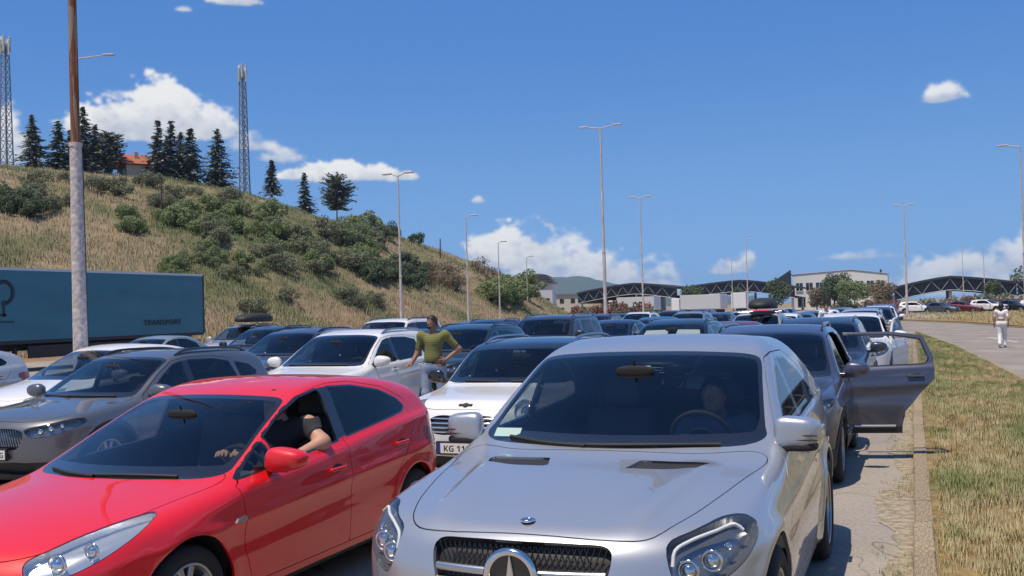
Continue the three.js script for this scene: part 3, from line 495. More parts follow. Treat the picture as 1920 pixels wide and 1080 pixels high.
const specHatch = {
  L: 4.42, W: 1.81, H: 1.5, taper: [[0, 0], [2.5, 0], [4.42, 0.16]], clear: 0.17, tumble: 0.38, shelf: 0.03, flare: 0.012, ridge: 0.01, mid: 2.6, cowl: 1.3, cabin: [1.3, 3.9], headerV: 1.37,
  plan: [[0, 0.84], [0.05, 0.9], [0.12, 0.95], [0.2, 0.98], [0.4, 1], [0.75, 1], [0.9, 0.95], [1, 0.87]], low: LOW, belt: [[0, 0.86], [1.4, 0.905], [2.2, 0.955], [3.4, 1.075], [4.42, 1.12]], crease: [[0, 0.62], [2, 0.72], [4.4, 0.84]],
  top: [[-0.3, 0.55], [0, 0.69], [0.25, 0.785], [0.6, 0.87], [0.95, 0.925], [1.2, 0.965], [1.34, 1.015], [1.8, 1.225], [2.15, 1.37], [2.45, 1.455], [2.8, 1.49], [3.3, 1.465], [3.8, 1.385], [4.0, 1.31], [4.15, 1.16], [4.32, 0.98], [4.45, 0.92], [4.7, 0.88]],
  bow: [[0, 0.15], [0.8, 0.12], [1.5, 0.36], [2.2, 0.3], [2.8, 0.1], [4.42, 0.1]], crown: [[0, 0.1], [1.2, 0.07], [1.6, 0.02], [2.3, 0.06], [3, 0.08], [4.4, 0.08]], blend: [[0, 0.14], [1.2, 0.12], [1.6, 0.06], [2.3, 0.08], [2.8, 0.13], [4.4, 0.12]],
  front: [[0.1, 0.14], [0.3, 0.04], [0.5, 0], [0.62, 0.02], [0.75, 0.08], [0.85, 0.16], [1.2, 0.4]], rear: [[0.1, 0.18], [0.4, 0.03], [0.65, 0], [0.9, 0.05], [1.1, 0.12], [1.8, 0.6]], sweep: [0.36, 0.5], sweepR: [0.25, 0.35],
  wheels: [0.95, 3.63], wheelR: 0.318, rimR: 0.215, spokes: 5, tyreW: 0.21,
  windscreen: [[0, 1.395], [0.35, 1.385], [0.55, 1.365], [0.6, 1.34], [0.66, 1.2], [0.72, 1.03], [0.735, 0.975], [0.69, 0.955], [0.4, 0.955], [0, 0.96]],
  windows: [{ door: 9, pts: [[1.44, 0.935], [1.8, 0.97], [1.8, 1.12], [1.74, 1.1]], r: 0.008 }, { door: 0, open: true, trimMat: M.gloss, pts: [[1.85, 0.985], [1.85, 1.14], [2.1, 1.265], [2.35, 1.355], [2.57, 1.395], [2.55, 1.035]] }, { door: 0, black: true, r: 0.004, pts: [[2.56, 1.035], [2.58, 1.405], [2.69, 1.41], [2.67, 1.055]] }, { door: 1, dark: true, pts: [[2.68, 1.055], [2.7, 1.4], [3.0, 1.385], [3.33, 1.32], [3.54, 1.23], [3.6, 1.175], [3.54, 1.145]] }],
  rearWindow: [[0.45, 1.36], [0.58, 1.18], [0.56, 1.08]],
  headlight: { turn: 45, deep: 0.05, pts: [[0.52, 0.7, 0.16], [0.62, 0.765, 0.27], [0.76, 0.84, 0.62], [0.815, 0.85, 0.78], [0.82, 0.8, 0.68], [0.78, 0.69, 0.42], [0.67, 0.625, 0.25], [0.56, 0.62, 0.16]], bulbs: [[0.63, 0.685, 0.042], [0.63, 0.685, 0.052, 'ring'], [0.72, 0.73, 0.032], [0.72, 0.73, 0.042, 'ring']] },
  taillight: { turn: 30, pts: [[0.55, 0.95], [0.85, 0.98], [1.05, 0.95], [1.0, 0.8], [0.6, 0.78]] },
  openings: [
    { name: 'grille', deep: 0.04, mat: M.plastic, pts: [[0, 0.64], [0.25, 0.635], [0.4, 0.6], [0.38, 0.54], [0.25, 0.52], [0, 0.52]], slats: [[0.605, 0.018]], span: () => 0.39, slatIn: 0.012 },
    { name: 'air_intake', deep: 0.05, mat: M.plastic, pts: [[0, 0.42], [0.35, 0.41], [0.45, 0.34], [0.4, 0.27], [0, 0.26]], slats: [[0.34, 0.01]], span: () => 0.4, slatIn: 0.02, slatMat: M.plastic }],
  hood: [[0, 0.1], [0.35, 0.14], [0.55, 0.27], [0.66, 0.5], [0.72, 1.0], [0.755, 1.42], [0.7, 1.44], [0.45, 1.32], [0, 1.26]],
  doors: [
    { hinge: 1.44, handle: [2.42, 0.84], pts: [[1.52, 0.28], [1.44, 0.5], [1.42, 0.8], [1.4, 0.9], [1.8, 1.145], [2.1, 1.305], [2.4, 1.405], [2.62, 1.43], [2.61, 1.0], [2.6, 0.28]], r: 0.01, mirror: { only: 1, p: [0.985, 1.02, 1.72], r: [0.135, 0.078, 0.075], e: 2.9, skew: 0.16, pinch: 0.26 } },
    { hinge: 2.62, handle: [3.36, 0.9], pts: [[2.6, 0.28], [2.62, 1.43], [3.0, 1.42], [3.4, 1.345], [3.66, 1.22], [3.62, 1.0], [3.36, 0.75], [3.23, 0.55], [3.2, 0.28]], r: 0.01 }],
  wipers: [[[[0.5, 0.962], [0.2, 0.972], [-0.1, 0.968]]], [[[-0.05, 0.965], [-0.3, 0.968], [-0.55, 0.972]]]],
  extra: ({ root, onSide, onFront, at, add }) => {
    for (const sg of [1, -1]) { const v = 0.7, w = 1.36, u = onSide(v, w), g = new THREE.ExtrudeGeometry((() => { const s = new THREE.Shape(); s.moveTo(-0.05, -0.008); s.lineTo(0.035, -0.018); s.quadraticCurveTo(0.05, -0.015, 0.05, 0.008); s.lineTo(0.04, 0.02); s.lineTo(-0.03, 0.012); return s; })(), { depth: 0.008, bevelEnabled: true, bevelSize: 0.002, bevelThickness: 0.002, bevelSegments: 1 }); g.rotateY(sg * Math.PI / 2); g.translate(...at(sg * (u + 0.001), v, w)); add('side_indicator', g, M.satin); }
  },
};
const scaleV = (pts, k) => pts.map(([a, b]) => [a, b * k]);
function suv(o = {}) { // crossover: o.H height, o.L length, o.W width
  const L = o.L ?? 4.4, W = o.W ?? 1.84, k = (o.H ?? 1.62) / 1.62, q = L / 4.4, wv = (p) => p.map(([w, v]) => [w * q, v * k]), uv = (p) => p.map(([u, v]) => [u * W / 1.84, v * k]);
  return {
    L, W, H: 1.62 * k, clear: 0.2, tumble: 0.4, shelf: 0.022, flare: 0.02, ridge: 0.01, mid: 2.6 * q, cowl: 1.25 * q, cabin: [1.25 * q, 4.05 * q], headerV: 1.5 * k,
    plan: PLAN, low: LOW, belt: wv([[0, 0.98], [1.3, 1.02], [3, 1.08], [4.4, 1.14]]), crease: wv([[0, 0.78], [2, 0.84], [4.4, 0.95]]),
    top: wv([[-0.3, 0.7], [0, 0.86], [0.2, 0.93], [0.5, 0.985], [0.9, 1.025], [1.15, 1.055], [1.3, 1.11], [1.7, 1.325], [2.05, 1.495], [2.3, 1.565], [2.7, 1.61], [3.3, 1.6], [3.8, 1.555], [4.08, 1.48], [4.22, 1.3], [4.36, 1.05], [4.5, 1.0], [4.7, 0.95]]),
    bow: [[0, 0.12], [0.9, 0.12], [1.5, 0.34], [2.2, 0.28], [2.8, 0.1], [L, 0.1]], crown: [[0, 0.07], [1.2, 0.05], [1.6, 0.02], [2.3, 0.05], [3, 0.06], [L, 0.07]], blend: [[0, 0.12], [1.2, 0.1], [1.6, 0.06], [2.3, 0.08], [2.8, 0.12], [L, 0.1]],
    front: scaleV([[0.1, 0.14], [0.3, 0.05], [0.5, 0], [0.72, 0], [0.84, 0.04], [0.95, 0.12], [1.2, 0.3]].map(([v, w]) => [v * k, w]), 1), rear: [[0.1, 0.2], [0.4, 0.03], [0.7, 0], [1.0, 0.03], [1.2, 0.08], [1.8, 0.5]], sweep: [0.3, 0.4], sweepR: [0.2, 0.25],
    wheels: [0.88 * q, 3.5 * q], wheelR: 0.345, rimR: 0.23, spokes: 5, archR: 0.405,
    windscreen: uv([[0, 1.53], [0.35, 1.525], [0.58, 1.5], [0.63, 1.475], [0.69, 1.3], [0.745, 1.12], [0.755, 1.075], [0.71, 1.06], [0.4, 1.06], [0, 1.065]]),
    windows: [{ door: 0, pts: wv([[1.64, 1.075], [1.95, 1.275], [2.2, 1.41], [2.38, 1.445], [2.38, 1.095]]) }, { door: 0, black: true, r: 0.004, pts: wv([[2.39, 1.095], [2.39, 1.455], [2.49, 1.46], [2.49, 1.1]]) }, { door: 1, dark: true, pts: wv([[2.5, 1.1], [2.5, 1.455], [3.0, 1.445], [3.3, 1.395], [3.37, 1.17], [3.33, 1.13]]) }, { door: 9, dark: true, pts: wv([[3.47, 1.17], [3.43, 1.385], [3.72, 1.33], [3.85, 1.23], [3.82, 1.19]]), r: 0.015 }],
    rearWindow: uv([[0.5, 1.48], [0.6, 1.3], [0.58, 1.16]]),
    headlight: { turn: 42, deep: 0.05, dark: o.darkLamp ?? true, pts: (o.lamp ?? [[0.44, 0.79, 0.06], [0.6, 0.85, 0.2], [0.79, 0.9, 0.55], [0.84, 0.87, 0.6], [0.77, 0.76, 0.35], [0.5, 0.71, 0.1]]).map(([u, v, w]) => [u * W / 1.84, v * k, w]), bulbs: (o.bulbs ?? [[0.58, 0.775, 0.032], [0.67, 0.8, 0.032], [0.75, 0.825, 0.026]]).map(([u, v, r]) => [u * W / 1.84, v * k, r]), strip: o.strip },
    taillight: { turn: 30, pts: [[0.5, 1.0], [0.85, 1.02], [1.05, 1.0], [1.05, 0.88], [0.5, 0.9]] },
    openings: [
      { name: 'grille', deep: 0.035, mat: M.gloss, pts: uv(o.grille ?? [[0, 0.81], [0.36, 0.8], [0.43, 0.75], [0.37, 0.59], [0.3, 0.57], [0, 0.57]]), slats: o.slats ?? [[0.75 * k, 0.008], [0.7 * k, 0.008], [0.65 * k, 0.008]], span: () => 0.36, slatIn: 0.015, slatMat: o.slatMat ?? M.satin, mesh: o.mesh },
      { name: 'air_intake', deep: 0.05, mat: M.plastic, pts: uv([[0, 0.42], [0.45, 0.42], [0.55, 0.38], [0.5, 0.3], [0, 0.3]]) }],
    hood: [[0, 0.11], [0.4, 0.15], [0.62, 0.27], [0.7, 0.45], [0.76, 0.9], [0.785, 1.36], [0.74, 1.4], [0.45, 1.28], [0, 1.22]].map(([u, w]) => [u * W / 1.84, w * q]),
    doors: [
      { hinge: 1.36 * q, handle: [2.24 * q, 0.95 * k], r: 0.01, pts: wv([[1.44, 0.32], [1.36, 0.55], [1.37, 0.9], [1.52, 1.07], [1.9, 1.305], [2.2, 1.455], [2.44, 1.49], [2.44, 0.32]]), strip: o.sideStrip ? [1.5 * q, 2.38 * q, 0.4] : null, mirror: { p: [W / 2 + 0.1, 1.12 * k, 1.6 * q], r: [0.13, 0.085, 0.085], e: 2.6 } },
      { hinge: 2.46 * q, handle: [3.22 * q, 0.98 * k], r: 0.01, pts: wv([[2.44, 0.32], [2.44, 1.49], [3.0, 1.49], [3.34, 1.44], [3.43, 1.2], [3.42, 0.95], [3.22, 0.74], [3.08, 0.57], [3.05, 0.32]]), strip: o.sideStrip ? [2.52 * q, 2.98 * q, 0.4] : null }],
    cladding: o.noCladding ? null : [0.4, 0.05], wipers: [[[[0.55, 1.075 * k], [0.2, 1.08 * k], [-0.12, 1.078 * k]]], [[[-0.05, 1.074 * k], [-0.55, 1.08 * k]]]],
    plate: [0.5, o.plateText ?? 'BG 1207-KD'], rails: o.rails === false ? null : [[0.6, 2.35 * q, -0.005], [0.6, 2.5 * q, 0.03], [0.6, 3.1 * q, 0.04], [0.585, 3.7 * q, 0.032], [0.57, 3.9 * q, -0.005]].map(([u, w, h]) => [u * W / 1.84, w, h]), railMat: o.railMat, mirrorMat: o.mirrorMat, roofMat: o.roofMat, roofCut: o.roofCut, extra: o.extra,
  };
}
const specCompact = (() => {
  const s = suv({ L: 4.1, W: 1.79, H: 1.56, rails: true, plateText: 'KG 118-EI', noCladding: true, grille: [[0, 0.85], [0.3, 0.85], [0.4, 0.8], [0.36, 0.68], [0.28, 0.655], [0, 0.655]], slats: [[0.79, 0.012], [0.745, 0.012], [0.7, 0.012], [0.655, 0.012]], slatMat: M.chrome });
  s.top = [[-0.3, 0.78], [0, 0.9], [0.15, 0.955], [0.5, 1.0], [0.9, 1.03], [1.1, 1.05], [1.22, 1.1], [1.55, 1.32], [1.78, 1.445], [2.0, 1.505], [2.5, 1.545], [3.2, 1.53], [3.72, 1.48], [3.93, 1.4], [4.03, 1.1], [4.12, 1.0], [4.4, 0.9]];
  s.belt = [[0, 1.0], [1.3, 1.03], [4.1, 1.08]]; s.tumble = 0.3; s.ridge = 0.004; s.shelf = 0.015; s.plan = [[0, 0.8], [0.04, 0.88], [0.1, 0.94], [0.2, 0.985], [0.4, 1], [0.8, 1], [0.93, 0.96], [1, 0.9]];
  s.windscreen = [[0, 1.455], [0.35, 1.45], [0.6, 1.43], [0.65, 1.41], [0.69, 1.28], [0.73, 1.12], [0.74, 1.085], [0.7, 1.07], [0.4, 1.07], [0, 1.075]];
  s.windows = [{ door: 0, pts: [[1.5, 1.085], [1.72, 1.27], [1.9, 1.38], [2.12, 1.41], [2.12, 1.095]] }, { door: 1, dark: true, pts: [[2.22, 1.1], [2.22, 1.415], [2.75, 1.41], [2.95, 1.39], [2.95, 1.11]] }, { door: 9, dark: true, pts: [[3.06, 1.115], [3.06, 1.39], [3.55, 1.36], [3.68, 1.13]] }];
  s.doors = [{ hinge: 1.3, handle: [2.0, 0.95], r: 0.01, pts: [[1.36, 0.3], [1.3, 0.55], [1.32, 0.95], [1.42, 1.08], [1.7, 1.3], [1.9, 1.43], [2.17, 1.455], [2.17, 0.3]], mirror: { p: [0.99, 1.13, 1.5], r: [0.11, 0.08, 0.075] } }, { hinge: 2.19, handle: [2.85, 0.97], r: 0.01, pts: [[2.17, 0.3], [2.17, 1.455], [2.7, 1.455], [3.0, 1.44], [3.0, 0.95], [2.86, 0.74], [2.78, 0.55], [2.76, 0.3]] }];
  s.headlight = { turn: 30, deep: 0.05, dark: false, pts: Array.from({ length: 10 }, (_, i) => [0.66 + 0.125 * Math.cos(i * 0.628), 0.84 + 0.125 * Math.sin(i * 0.628), 0.2 + 0.05 * Math.cos(i * 0.628)]), bulbs: [[0.65, 0.83, 0.06], [0.65, 0.83, 0.075, 'ring']] };
  s.rails = [[0.56, 2.05, -0.005], [0.56, 2.2, 0.03], [0.56, 2.9, 0.04], [0.56, 3.5, 0.032], [0.56, 3.65, -0.005]]; s.railMat = M.satin; s.wheels = [0.82, 3.42]; s.wheelR = 0.33; s.archR = 0.385; s.cowl = 1.2; s.mid = 2.4; s.cabin = [1.2, 3.85]; s.headerV = 1.43; s.mirrorW = -0.05;
  s.hood = [[0, 0.1], [0.35, 0.13], [0.5, 0.2], [0.56, 0.4], [0.66, 0.9], [0.74, 1.28], [0.7, 1.3], [0.45, 1.19], [0, 1.13]]; s.wipers = [[[[0.5, 1.085], [0.1, 1.088]]], [[[-0.05, 1.085], [-0.5, 1.088]]]]; s.plate = [0.5, 'KG 118-EI'];
  s.roofMat = M.gloss; s.roofCut = () => 1.075; s.mirrorMat = M.gloss;
  s.extra = ({ onFront, at, add, onTop }) => { const g = merge([(() => { const c = new THREE.CylinderGeometry(0.032, 0.032, 0.012, 18); return c; })(), box(0.15, 0.01, 0.03)]); g.rotateX(0.5); g.translate(...at(0, onTop(0, 0.14) + 0.004, 0.14)); add('badge', g, M.ink); const st = rbox(0.16, 0.03, 0.02, 0.008, -0.02, 1.4, at(0, 0, 1.78)[2]); add('sunshade_clip', st, M.white); };
  return s;
})();
const specBoxy = (() => {
  const s = suv({ L: 4.8, W: 1.94, H: 1.75, plateText: 'SK 4471-AB', slats: [[0.83, 0.011], [0.77, 0.011]], noCladding: true });
  s.top = [[-0.3, 0.9], [0, 1.03], [0.15, 1.08], [0.6, 1.13], [1.1, 1.16], [1.27, 1.21], [1.6, 1.45], [1.88, 1.62], [2.1, 1.685], [2.6, 1.73], [4.0, 1.72], [4.45, 1.66], [4.6, 1.5], [4.72, 1.15], [4.85, 1.1], [5.1, 1.0]];
  s.belt = [[0, 1.08], [1.3, 1.12], [4.8, 1.18]]; s.tumble = 0.28; s.windscreen = [[0, 1.635], [0.4, 1.63], [0.66, 1.605], [0.71, 1.58], [0.76, 1.4], [0.8, 1.23], [0.81, 1.18], [0.77, 1.165], [0.4, 1.165], [0, 1.17]];
  s.windows = [{ door: 0, pts: [[1.6, 1.18], [1.85, 1.4], [2.05, 1.55], [2.45, 1.58], [2.45, 1.19]] }, { door: 0, black: true, r: 0.004, pts: [[2.46, 1.19], [2.46, 1.59], [2.56, 1.59], [2.56, 1.2]] }, { door: 1, dark: true, pts: [[2.57, 1.2], [2.57, 1.585], [3.2, 1.58], [3.45, 1.57], [3.45, 1.21]] }, { door: 9, dark: true, pts: [[3.57, 1.22], [3.57, 1.57], [4.1, 1.53], [4.28, 1.26], [4.25, 1.23]] }];
  s.doors = [{ hinge: 1.42, handle: [2.35, 1.03], r: 0.01, pts: [[1.5, 0.34], [1.42, 0.6], [1.43, 1.0], [1.52, 1.17], [1.82, 1.42], [2.03, 1.6], [2.5, 1.63], [2.5, 0.34]], mirror: { p: [1.07, 1.24, 1.62], r: [0.13, 0.1, 0.09] } }, { hinge: 2.53, handle: [3.36, 1.05], r: 0.01, pts: [[2.5, 0.34], [2.5, 1.63], [3.2, 1.63], [3.5, 1.61], [3.5, 1.0], [3.38, 0.8], [3.28, 0.6], [3.25, 0.34]] }];
  s.wheels = [0.92, 3.78]; s.wheelR = 0.38; s.rimR = 0.25; s.archR = 0.44; s.headerV = 1.62; s.cowl = 1.3; s.mid = 2.8; s.cabin = [1.3, 4.5]; s.hood = [[0, 0.11], [0.45, 0.15], [0.68, 0.27], [0.76, 0.45], [0.82, 0.9], [0.85, 1.38], [0.8, 1.42], [0.5, 1.3], [0, 1.23]]; s.wipers = null; s.rails = [[0.66, 2.2, -0.005], [0.66, 2.4, 0.035], [0.66, 3.3, 0.045], [0.66, 4.1, 0.035], [0.66, 4.3, -0.005]];
  s.rearWindow = [[0.6, 1.6], [0.68, 1.4], [0.66, 1.25]]; return s;
})();
const specSedan = (() => {
  const s = { ...specHatch, L: 4.6, H: 1.44, extra: null };
  s.top = [[-0.3, 0.55], [0, 0.68], [0.25, 0.775], [0.6, 0.855], [1.0, 0.915], [1.22, 0.95], [1.36, 1.0], [1.8, 1.2], [2.1, 1.325], [2.4, 1.4], [2.75, 1.435], [3.15, 1.415], [3.5, 1.3], [3.9, 1.1], [4.08, 1.04], [4.45, 1.0], [4.6, 0.93], [4.8, 0.8]];
  s.windscreen = specHatch.windscreen.map(([u, v]) => [u, 0.955 + (v - 0.955) * 0.9]); s.belt = [[0, 0.86], [1.4, 0.9], [4.6, 1.0]];
  s.windows = [{ door: 0, pts: [[1.62, 0.94], [1.95, 1.13], [2.2, 1.25], [2.5, 1.315], [2.5, 0.955]] }, { door: 0, black: true, r: 0.004, pts: [[2.51, 0.955], [2.51, 1.325], [2.59, 1.33], [2.59, 0.96]] }, { door: 1, dark: true, pts: [[2.6, 0.96], [2.6, 1.32], [3.0, 1.3], [3.35, 1.17], [3.45, 1.03], [3.4, 0.99]] }];
  s.doors = [{ hinge: 1.44, handle: [2.38, 0.84], r: 0.01, pts: [[1.52, 0.28], [1.44, 0.5], [1.42, 0.8], [1.46, 0.9], [1.9, 1.16], [2.2, 1.3], [2.55, 1.36], [2.55, 0.28]], mirror: { p: [0.97, 1.0, 1.65], r: [0.12, 0.075, 0.085] } }, { hinge: 2.57, handle: [3.3, 0.86], r: 0.01, pts: [[2.55, 0.28], [2.55, 1.36], [3.0, 1.345], [3.4, 1.2], [3.52, 1.0], [3.36, 0.75], [3.23, 0.55], [3.2, 0.28]] }];
  s.rearWindow = [[0.5, 1.34], [0.6, 1.18], [0.6, 1.08]]; s.plate = [0.45, 'NI 205-TR']; s.taillight = { turn: 30, pts: [[0.5, 0.9], [0.85, 0.92], [1.05, 0.9], [1.0, 0.78], [0.55, 0.78]] }; s.wipers = null; s.cabin = [1.3, 3.8]; return s;
})();

// ------------------------------------------------------------------ ground, road, verge
function sheet(pts, y, uvScale = 1) { // flat polygon in x, z
  const s = new THREE.Shape(pts.map(([x, z]) => new THREE.Vector2(x, -z))), g = new THREE.ShapeGeometry(s); g.rotateX(-Math.PI / 2); g.translate(0, y, 0); return g;
}
const earthTex = noiseTexture(512, (u, v) => { const n = tfbm(u, v, 9, 6), m = tfbm(u, v, 40, 3, 5); const k = 0.5 + n * 0.55 + m * 0.5; return [0.56 * (0.75 + k * 0.5), 0.49 * (0.75 + k * 0.5), 0.34 * (0.72 + k * 0.5)].map((c) => Math.min(1, Math.max(0, c))); });
const asphaltTex = noiseTexture(1024, (u, v) => {
  const n = tfbm(u, v, 4, 3), m = tfbm(u, v, 230, 2, 3), p = tfbm(u, v, 30, 2, 8); let k = 0.585 + n * 0.1 + m * 0.09 + tfbm(u, v, 500, 1, 9) * 0.1 + p * 0.02; const crack = Math.abs(tfbm(u, v, 5, 3, 21)); if (crack < 0.004) k -= 0.14;
  const stain = sst(0.22, 0.4, tfbm(u, v, 8, 3, 40)); k -= stain * 0.07; return [k * 1.0, k * 0.95, k * 0.885].map((c) => Math.min(1, Math.max(0.02, c)));
});
const concreteTex = noiseTexture(512, (u, v) => { const k = 0.62 + tfbm(u, v, 12, 5) * 0.3 + tfbm(u, v, 70, 2, 4) * 0.22; return [k, k * 0.955, k * 0.87]; });
const rep = (t, x, y = x) => { const c = t.clone(); c.repeat.set(x, y); c.needsUpdate = true; return c; };
earthTex.repeat.set(0.12, 0.12); asphaltTex.repeat.set(0.11, 0.11);
structure('ground', sheet([[-3000, 200], [3000, 200], [3000, -3000], [-3000, -3000]], -0.03), std(0xffffff, 1, 0, { map: earthTex }));
const asphaltMat = std(0xffffff, 0.92, 0, { map: asphaltTex });
structure('parking_asphalt', sheet([[-39.5, 30], [0.02, 30], [0.02, -64], [6, -75], [4, -120], [10, -290], [-75, -290], [-44, -110]], 0), asphaltMat);
const roadTex = asphaltTex.clone(); roadTex.offset.set(0.37, 0.2); roadTex.needsUpdate = true;
structure('road', sheet([[0.02, 30], [14, 30], [13, -20], [9.5, -48], [6, -66], [3.2, -82], [-2, -96], [-0.5, -64.2], [0.02, -64.1]], 0.006), std(lin(0.86, 0.86, 0.87), 0.92, 0, { map: roadTex }));
{ // worn white dash on the road
  const m = structure('lane_marking', sheet([[3.9, -46], [4.05, -46], [3.3, -52], [3.15, -52]], 0.011), std(lin(0.52, 0.51, 0.48), 0.8)); }
const island = [[0.09, 8], [2.75, 8], [2.62, -6], [2.5, -16], [2.2, -25], [1.85, -34], [1.45, -43], [0.7, -54], [0.12, -62], [0.12, -50], [0.11, -30], [0.1, -10]];
function extrudeUp(pts, y0, y1, bevel = 0) { const s = new THREE.Shape(pts.map(([x, z]) => new THREE.Vector2(x, -z))), g = new THREE.ExtrudeGeometry(s, { depth: y1 - y0 - bevel, bevelEnabled: bevel > 0, bevelSize: 0, bevelThickness: bevel, bevelSegments: 1 }); g.rotateX(-Math.PI / 2); g.translate(0, y0, 0); return g; }
const soilTex = earthTex.clone(); soilTex.repeat.set(0.5, 0.5); soilTex.needsUpdate = true;
structure('grass_verge', extrudeUp(island, 0.001, 0.045), std(lin(0.78, 0.74, 0.66), 1, 0, { map: soilTex }));
const kerbMat = std(lin(0.86, 0.77, 0.64), 0.9, 0, { map: concreteTex }), kerbMat2 = std(lin(0.76, 0.67, 0.54), 0.9, 0, { map: concreteTex });
const kerb = new THREE.Group(); kerb.name = 'kerb'; kerb.userData.kind = 'structure'; scene.add(kerb);
function kerbRun(a, b, len = 1) { const dx = b[0] - a[0], dz = b[1] - a[1], n = Math.max(1, Math.round(Math.hypot(dx, dz) / len)), l = Math.hypot(dx, dz) / n, g = rbox(0.15, 0.16, l - 0.012, 0.018); for (let i = 0; i < n; i++) { const m = part(kerb, 'kerb_stone', g, rnd() < 0.5 ? kerbMat : kerbMat2); const t = (i + 0.5) / n; m.position.set(a[0] + dx * t + rr(-0.006, 0.006), -0.022 + rr(-0.008, 0.008), a[1] + dz * t); m.rotation.y = Math.atan2(dx, dz) + rr(-0.006, 0.006); m.rotation.z = rr(-0.04, 0.04); } }
kerbRun([0.02, 2], [0.03, -10]); kerbRun([0.03, -10], [0.04, -30]); kerbRun([0.04, -30], [0.02, -60], 2);
kerbRun([2.84, 2], [2.7, -6]); kerbRun([2.7, -6], [2.58, -16]); kerbRun([2.58, -16], [2.28, -25]); kerbRun([2.28, -25], [1.93, -34], 1.5); kerbRun([1.93, -34], [1.53, -43], 1.5); kerbRun([1.53, -43], [0.78, -54], 2); kerbRun([0.78, -54], [0.2, -62], 2);
// far verge beyond the bend, with its pale kerb
structure('dry_verge', extrudeUp([[14.3, 20], [60, 20], [70, -180], [22, -180], [12, -112], [-1.4, -97], [3.5, -82.3], [6.3, -66.2], [9.8, -48.2], [13.3, -20.2]], -0.02, 0.11), std(lin(0.9, 0.82, 0.7), 1, 0, { map: soilTex }));
kerbRun([14.1, 10], [13.1, -20], 3); kerbRun([13.1, -20], [9.6, -48], 3); kerbRun([9.6, -48], [6.1, -66], 2); kerbRun([6.1, -66], [3.3, -82], 2); kerbRun([3.3, -82], [-1.6, -96.5], 2);
shade(kerb);
{ // sand and grit washed into the gutter, with a ragged edge
  const out = [[0.03, 2]], back = []; for (let z = 2; z > -58; z -= 0.12) back.push([-0.14 - 0.26 * Math.max(0, 0.45 + fbm(z * 0.55, 1, 5, 4) * 1.5 + fbm(z * 4, 2, 8, 2) * 0.5), z]); structure('gutter_grit', sheet([[0.0, 2], ...back, [0.0, -58]], 0.005), std(lin(0.84, 0.78, 0.68), 1, 0, { map: concreteTex }));
}

// ------------------------------------------------------------------ hill
const cAz = curve([[-80, 19.4], [-48.2, 19.2], [-45, 18.7], [-41.9, 18.1], [-37, 17.5], [-32.1, 14.9], [-26.8, 11.6], [-23.9, 9.1], [-20.7, 5.3], [-19, 1.5], [-17.5, 0], [-10, 0]], 0.8), cD = curve([[-80, 130], [-45, 130], [-37, 135], [-32, 140], [-24, 150], [-10, 150]], 1);
function hill(x, z) {
  const az = Math.atan2(x, -z) / rad, D = Math.hypot(x, z), foot = 39.8 / Math.max(0.3, Math.sin(-az * rad)), H = cAz(az), C = Math.max(cD(az), foot + 25); if (az > -17.6 || az < -80) return -0.6;
  const t = (D - foot) / (C - foot); if (t < 0) return -0.6 * Math.min(1, -t * 20);
  const s = t < 1 ? (0.62 * Math.sin(t * Math.PI / 2) + 0.38 * sst(0, 1, t) + 0.0) : 1 - 0.04 * (t - 1);
  return H * s * Math.min(1, 0.25 + t * 12) * sst(0, 0.02, t) + (fbm(x * 0.06, z * 0.06, 3, 4) * 1.6 + fbm(x * 0.3, z * 0.3, 8, 3) * 0.5) * sst(0, 0.15, t) * Math.min(1, H / 6);
}
const hillColor = (x, z, out) => {
  const az = Math.atan2(x, -z) / rad, D = Math.hypot(x, z), foot = 39.8 / Math.max(0.3, Math.sin(-az * rad)), t = (D - foot) / (Math.max(cD(az), foot + 25) - foot);
  const n = fbm(x * 0.11, z * 0.11, 1, 4), m = fbm(x * 0.5, z * 0.5, 6, 3), soil = sst(0.25, 0.0, t + n * 0.3) * 0.75, gr = Math.min(0.85, sst(0.02, 0.3, n + m * 0.4) * 0.8 + Math.exp(-(((az + 35) / 6) ** 2) - (((t - 0.45) / 0.35) ** 2)) * 0.6);
  let c = [0.30, 0.225, 0.13]; c = c.map((v, i) => lerp(v, [0.31, 0.185, 0.105][i], soil)); c = c.map((v, i) => lerp(v, [0.14, 0.145, 0.06][i], gr)); const k = 0.85 + m * 0.6; return out.setRGB(c[0] * k, c[1] * k, c[2] * k);
};
{
  const na = 240, nd = 110, pos = [], col = [], idx = [], c = new THREE.Color();
  for (let j = 0; j <= nd; j++) for (let i = 0; i <= na; i++) { const az = lerp(-79, -17.2, i / na), foot = 39.8 / Math.max(0.3, Math.sin(-az * rad)), D = foot - 1.5 + Math.pow(j / nd, 1.25) * 170, [x, z] = pol(az, D); pos.push(x, hill(x, z), z); hillColor(x, z, c); col.push(c.r, c.g, c.b); }
  for (let j = 0; j < nd; j++) for (let i = 0; i < na; i++) { const a = j * (na + 1) + i; idx.push(a, a + 1, a + na + 1, a + 1, a + na + 2, a + na + 1); }
  const g = new THREE.BufferGeometry(); g.setAttribute('position', new THREE.Float32BufferAttribute(pos, 3)); g.setAttribute('color', new THREE.Float32BufferAttribute(col, 3)); g.setIndex(idx); g.computeVertexNormals();
  structure('hillside', g, std(0xffffff, 1, 0, { vertexColors: true }));
}
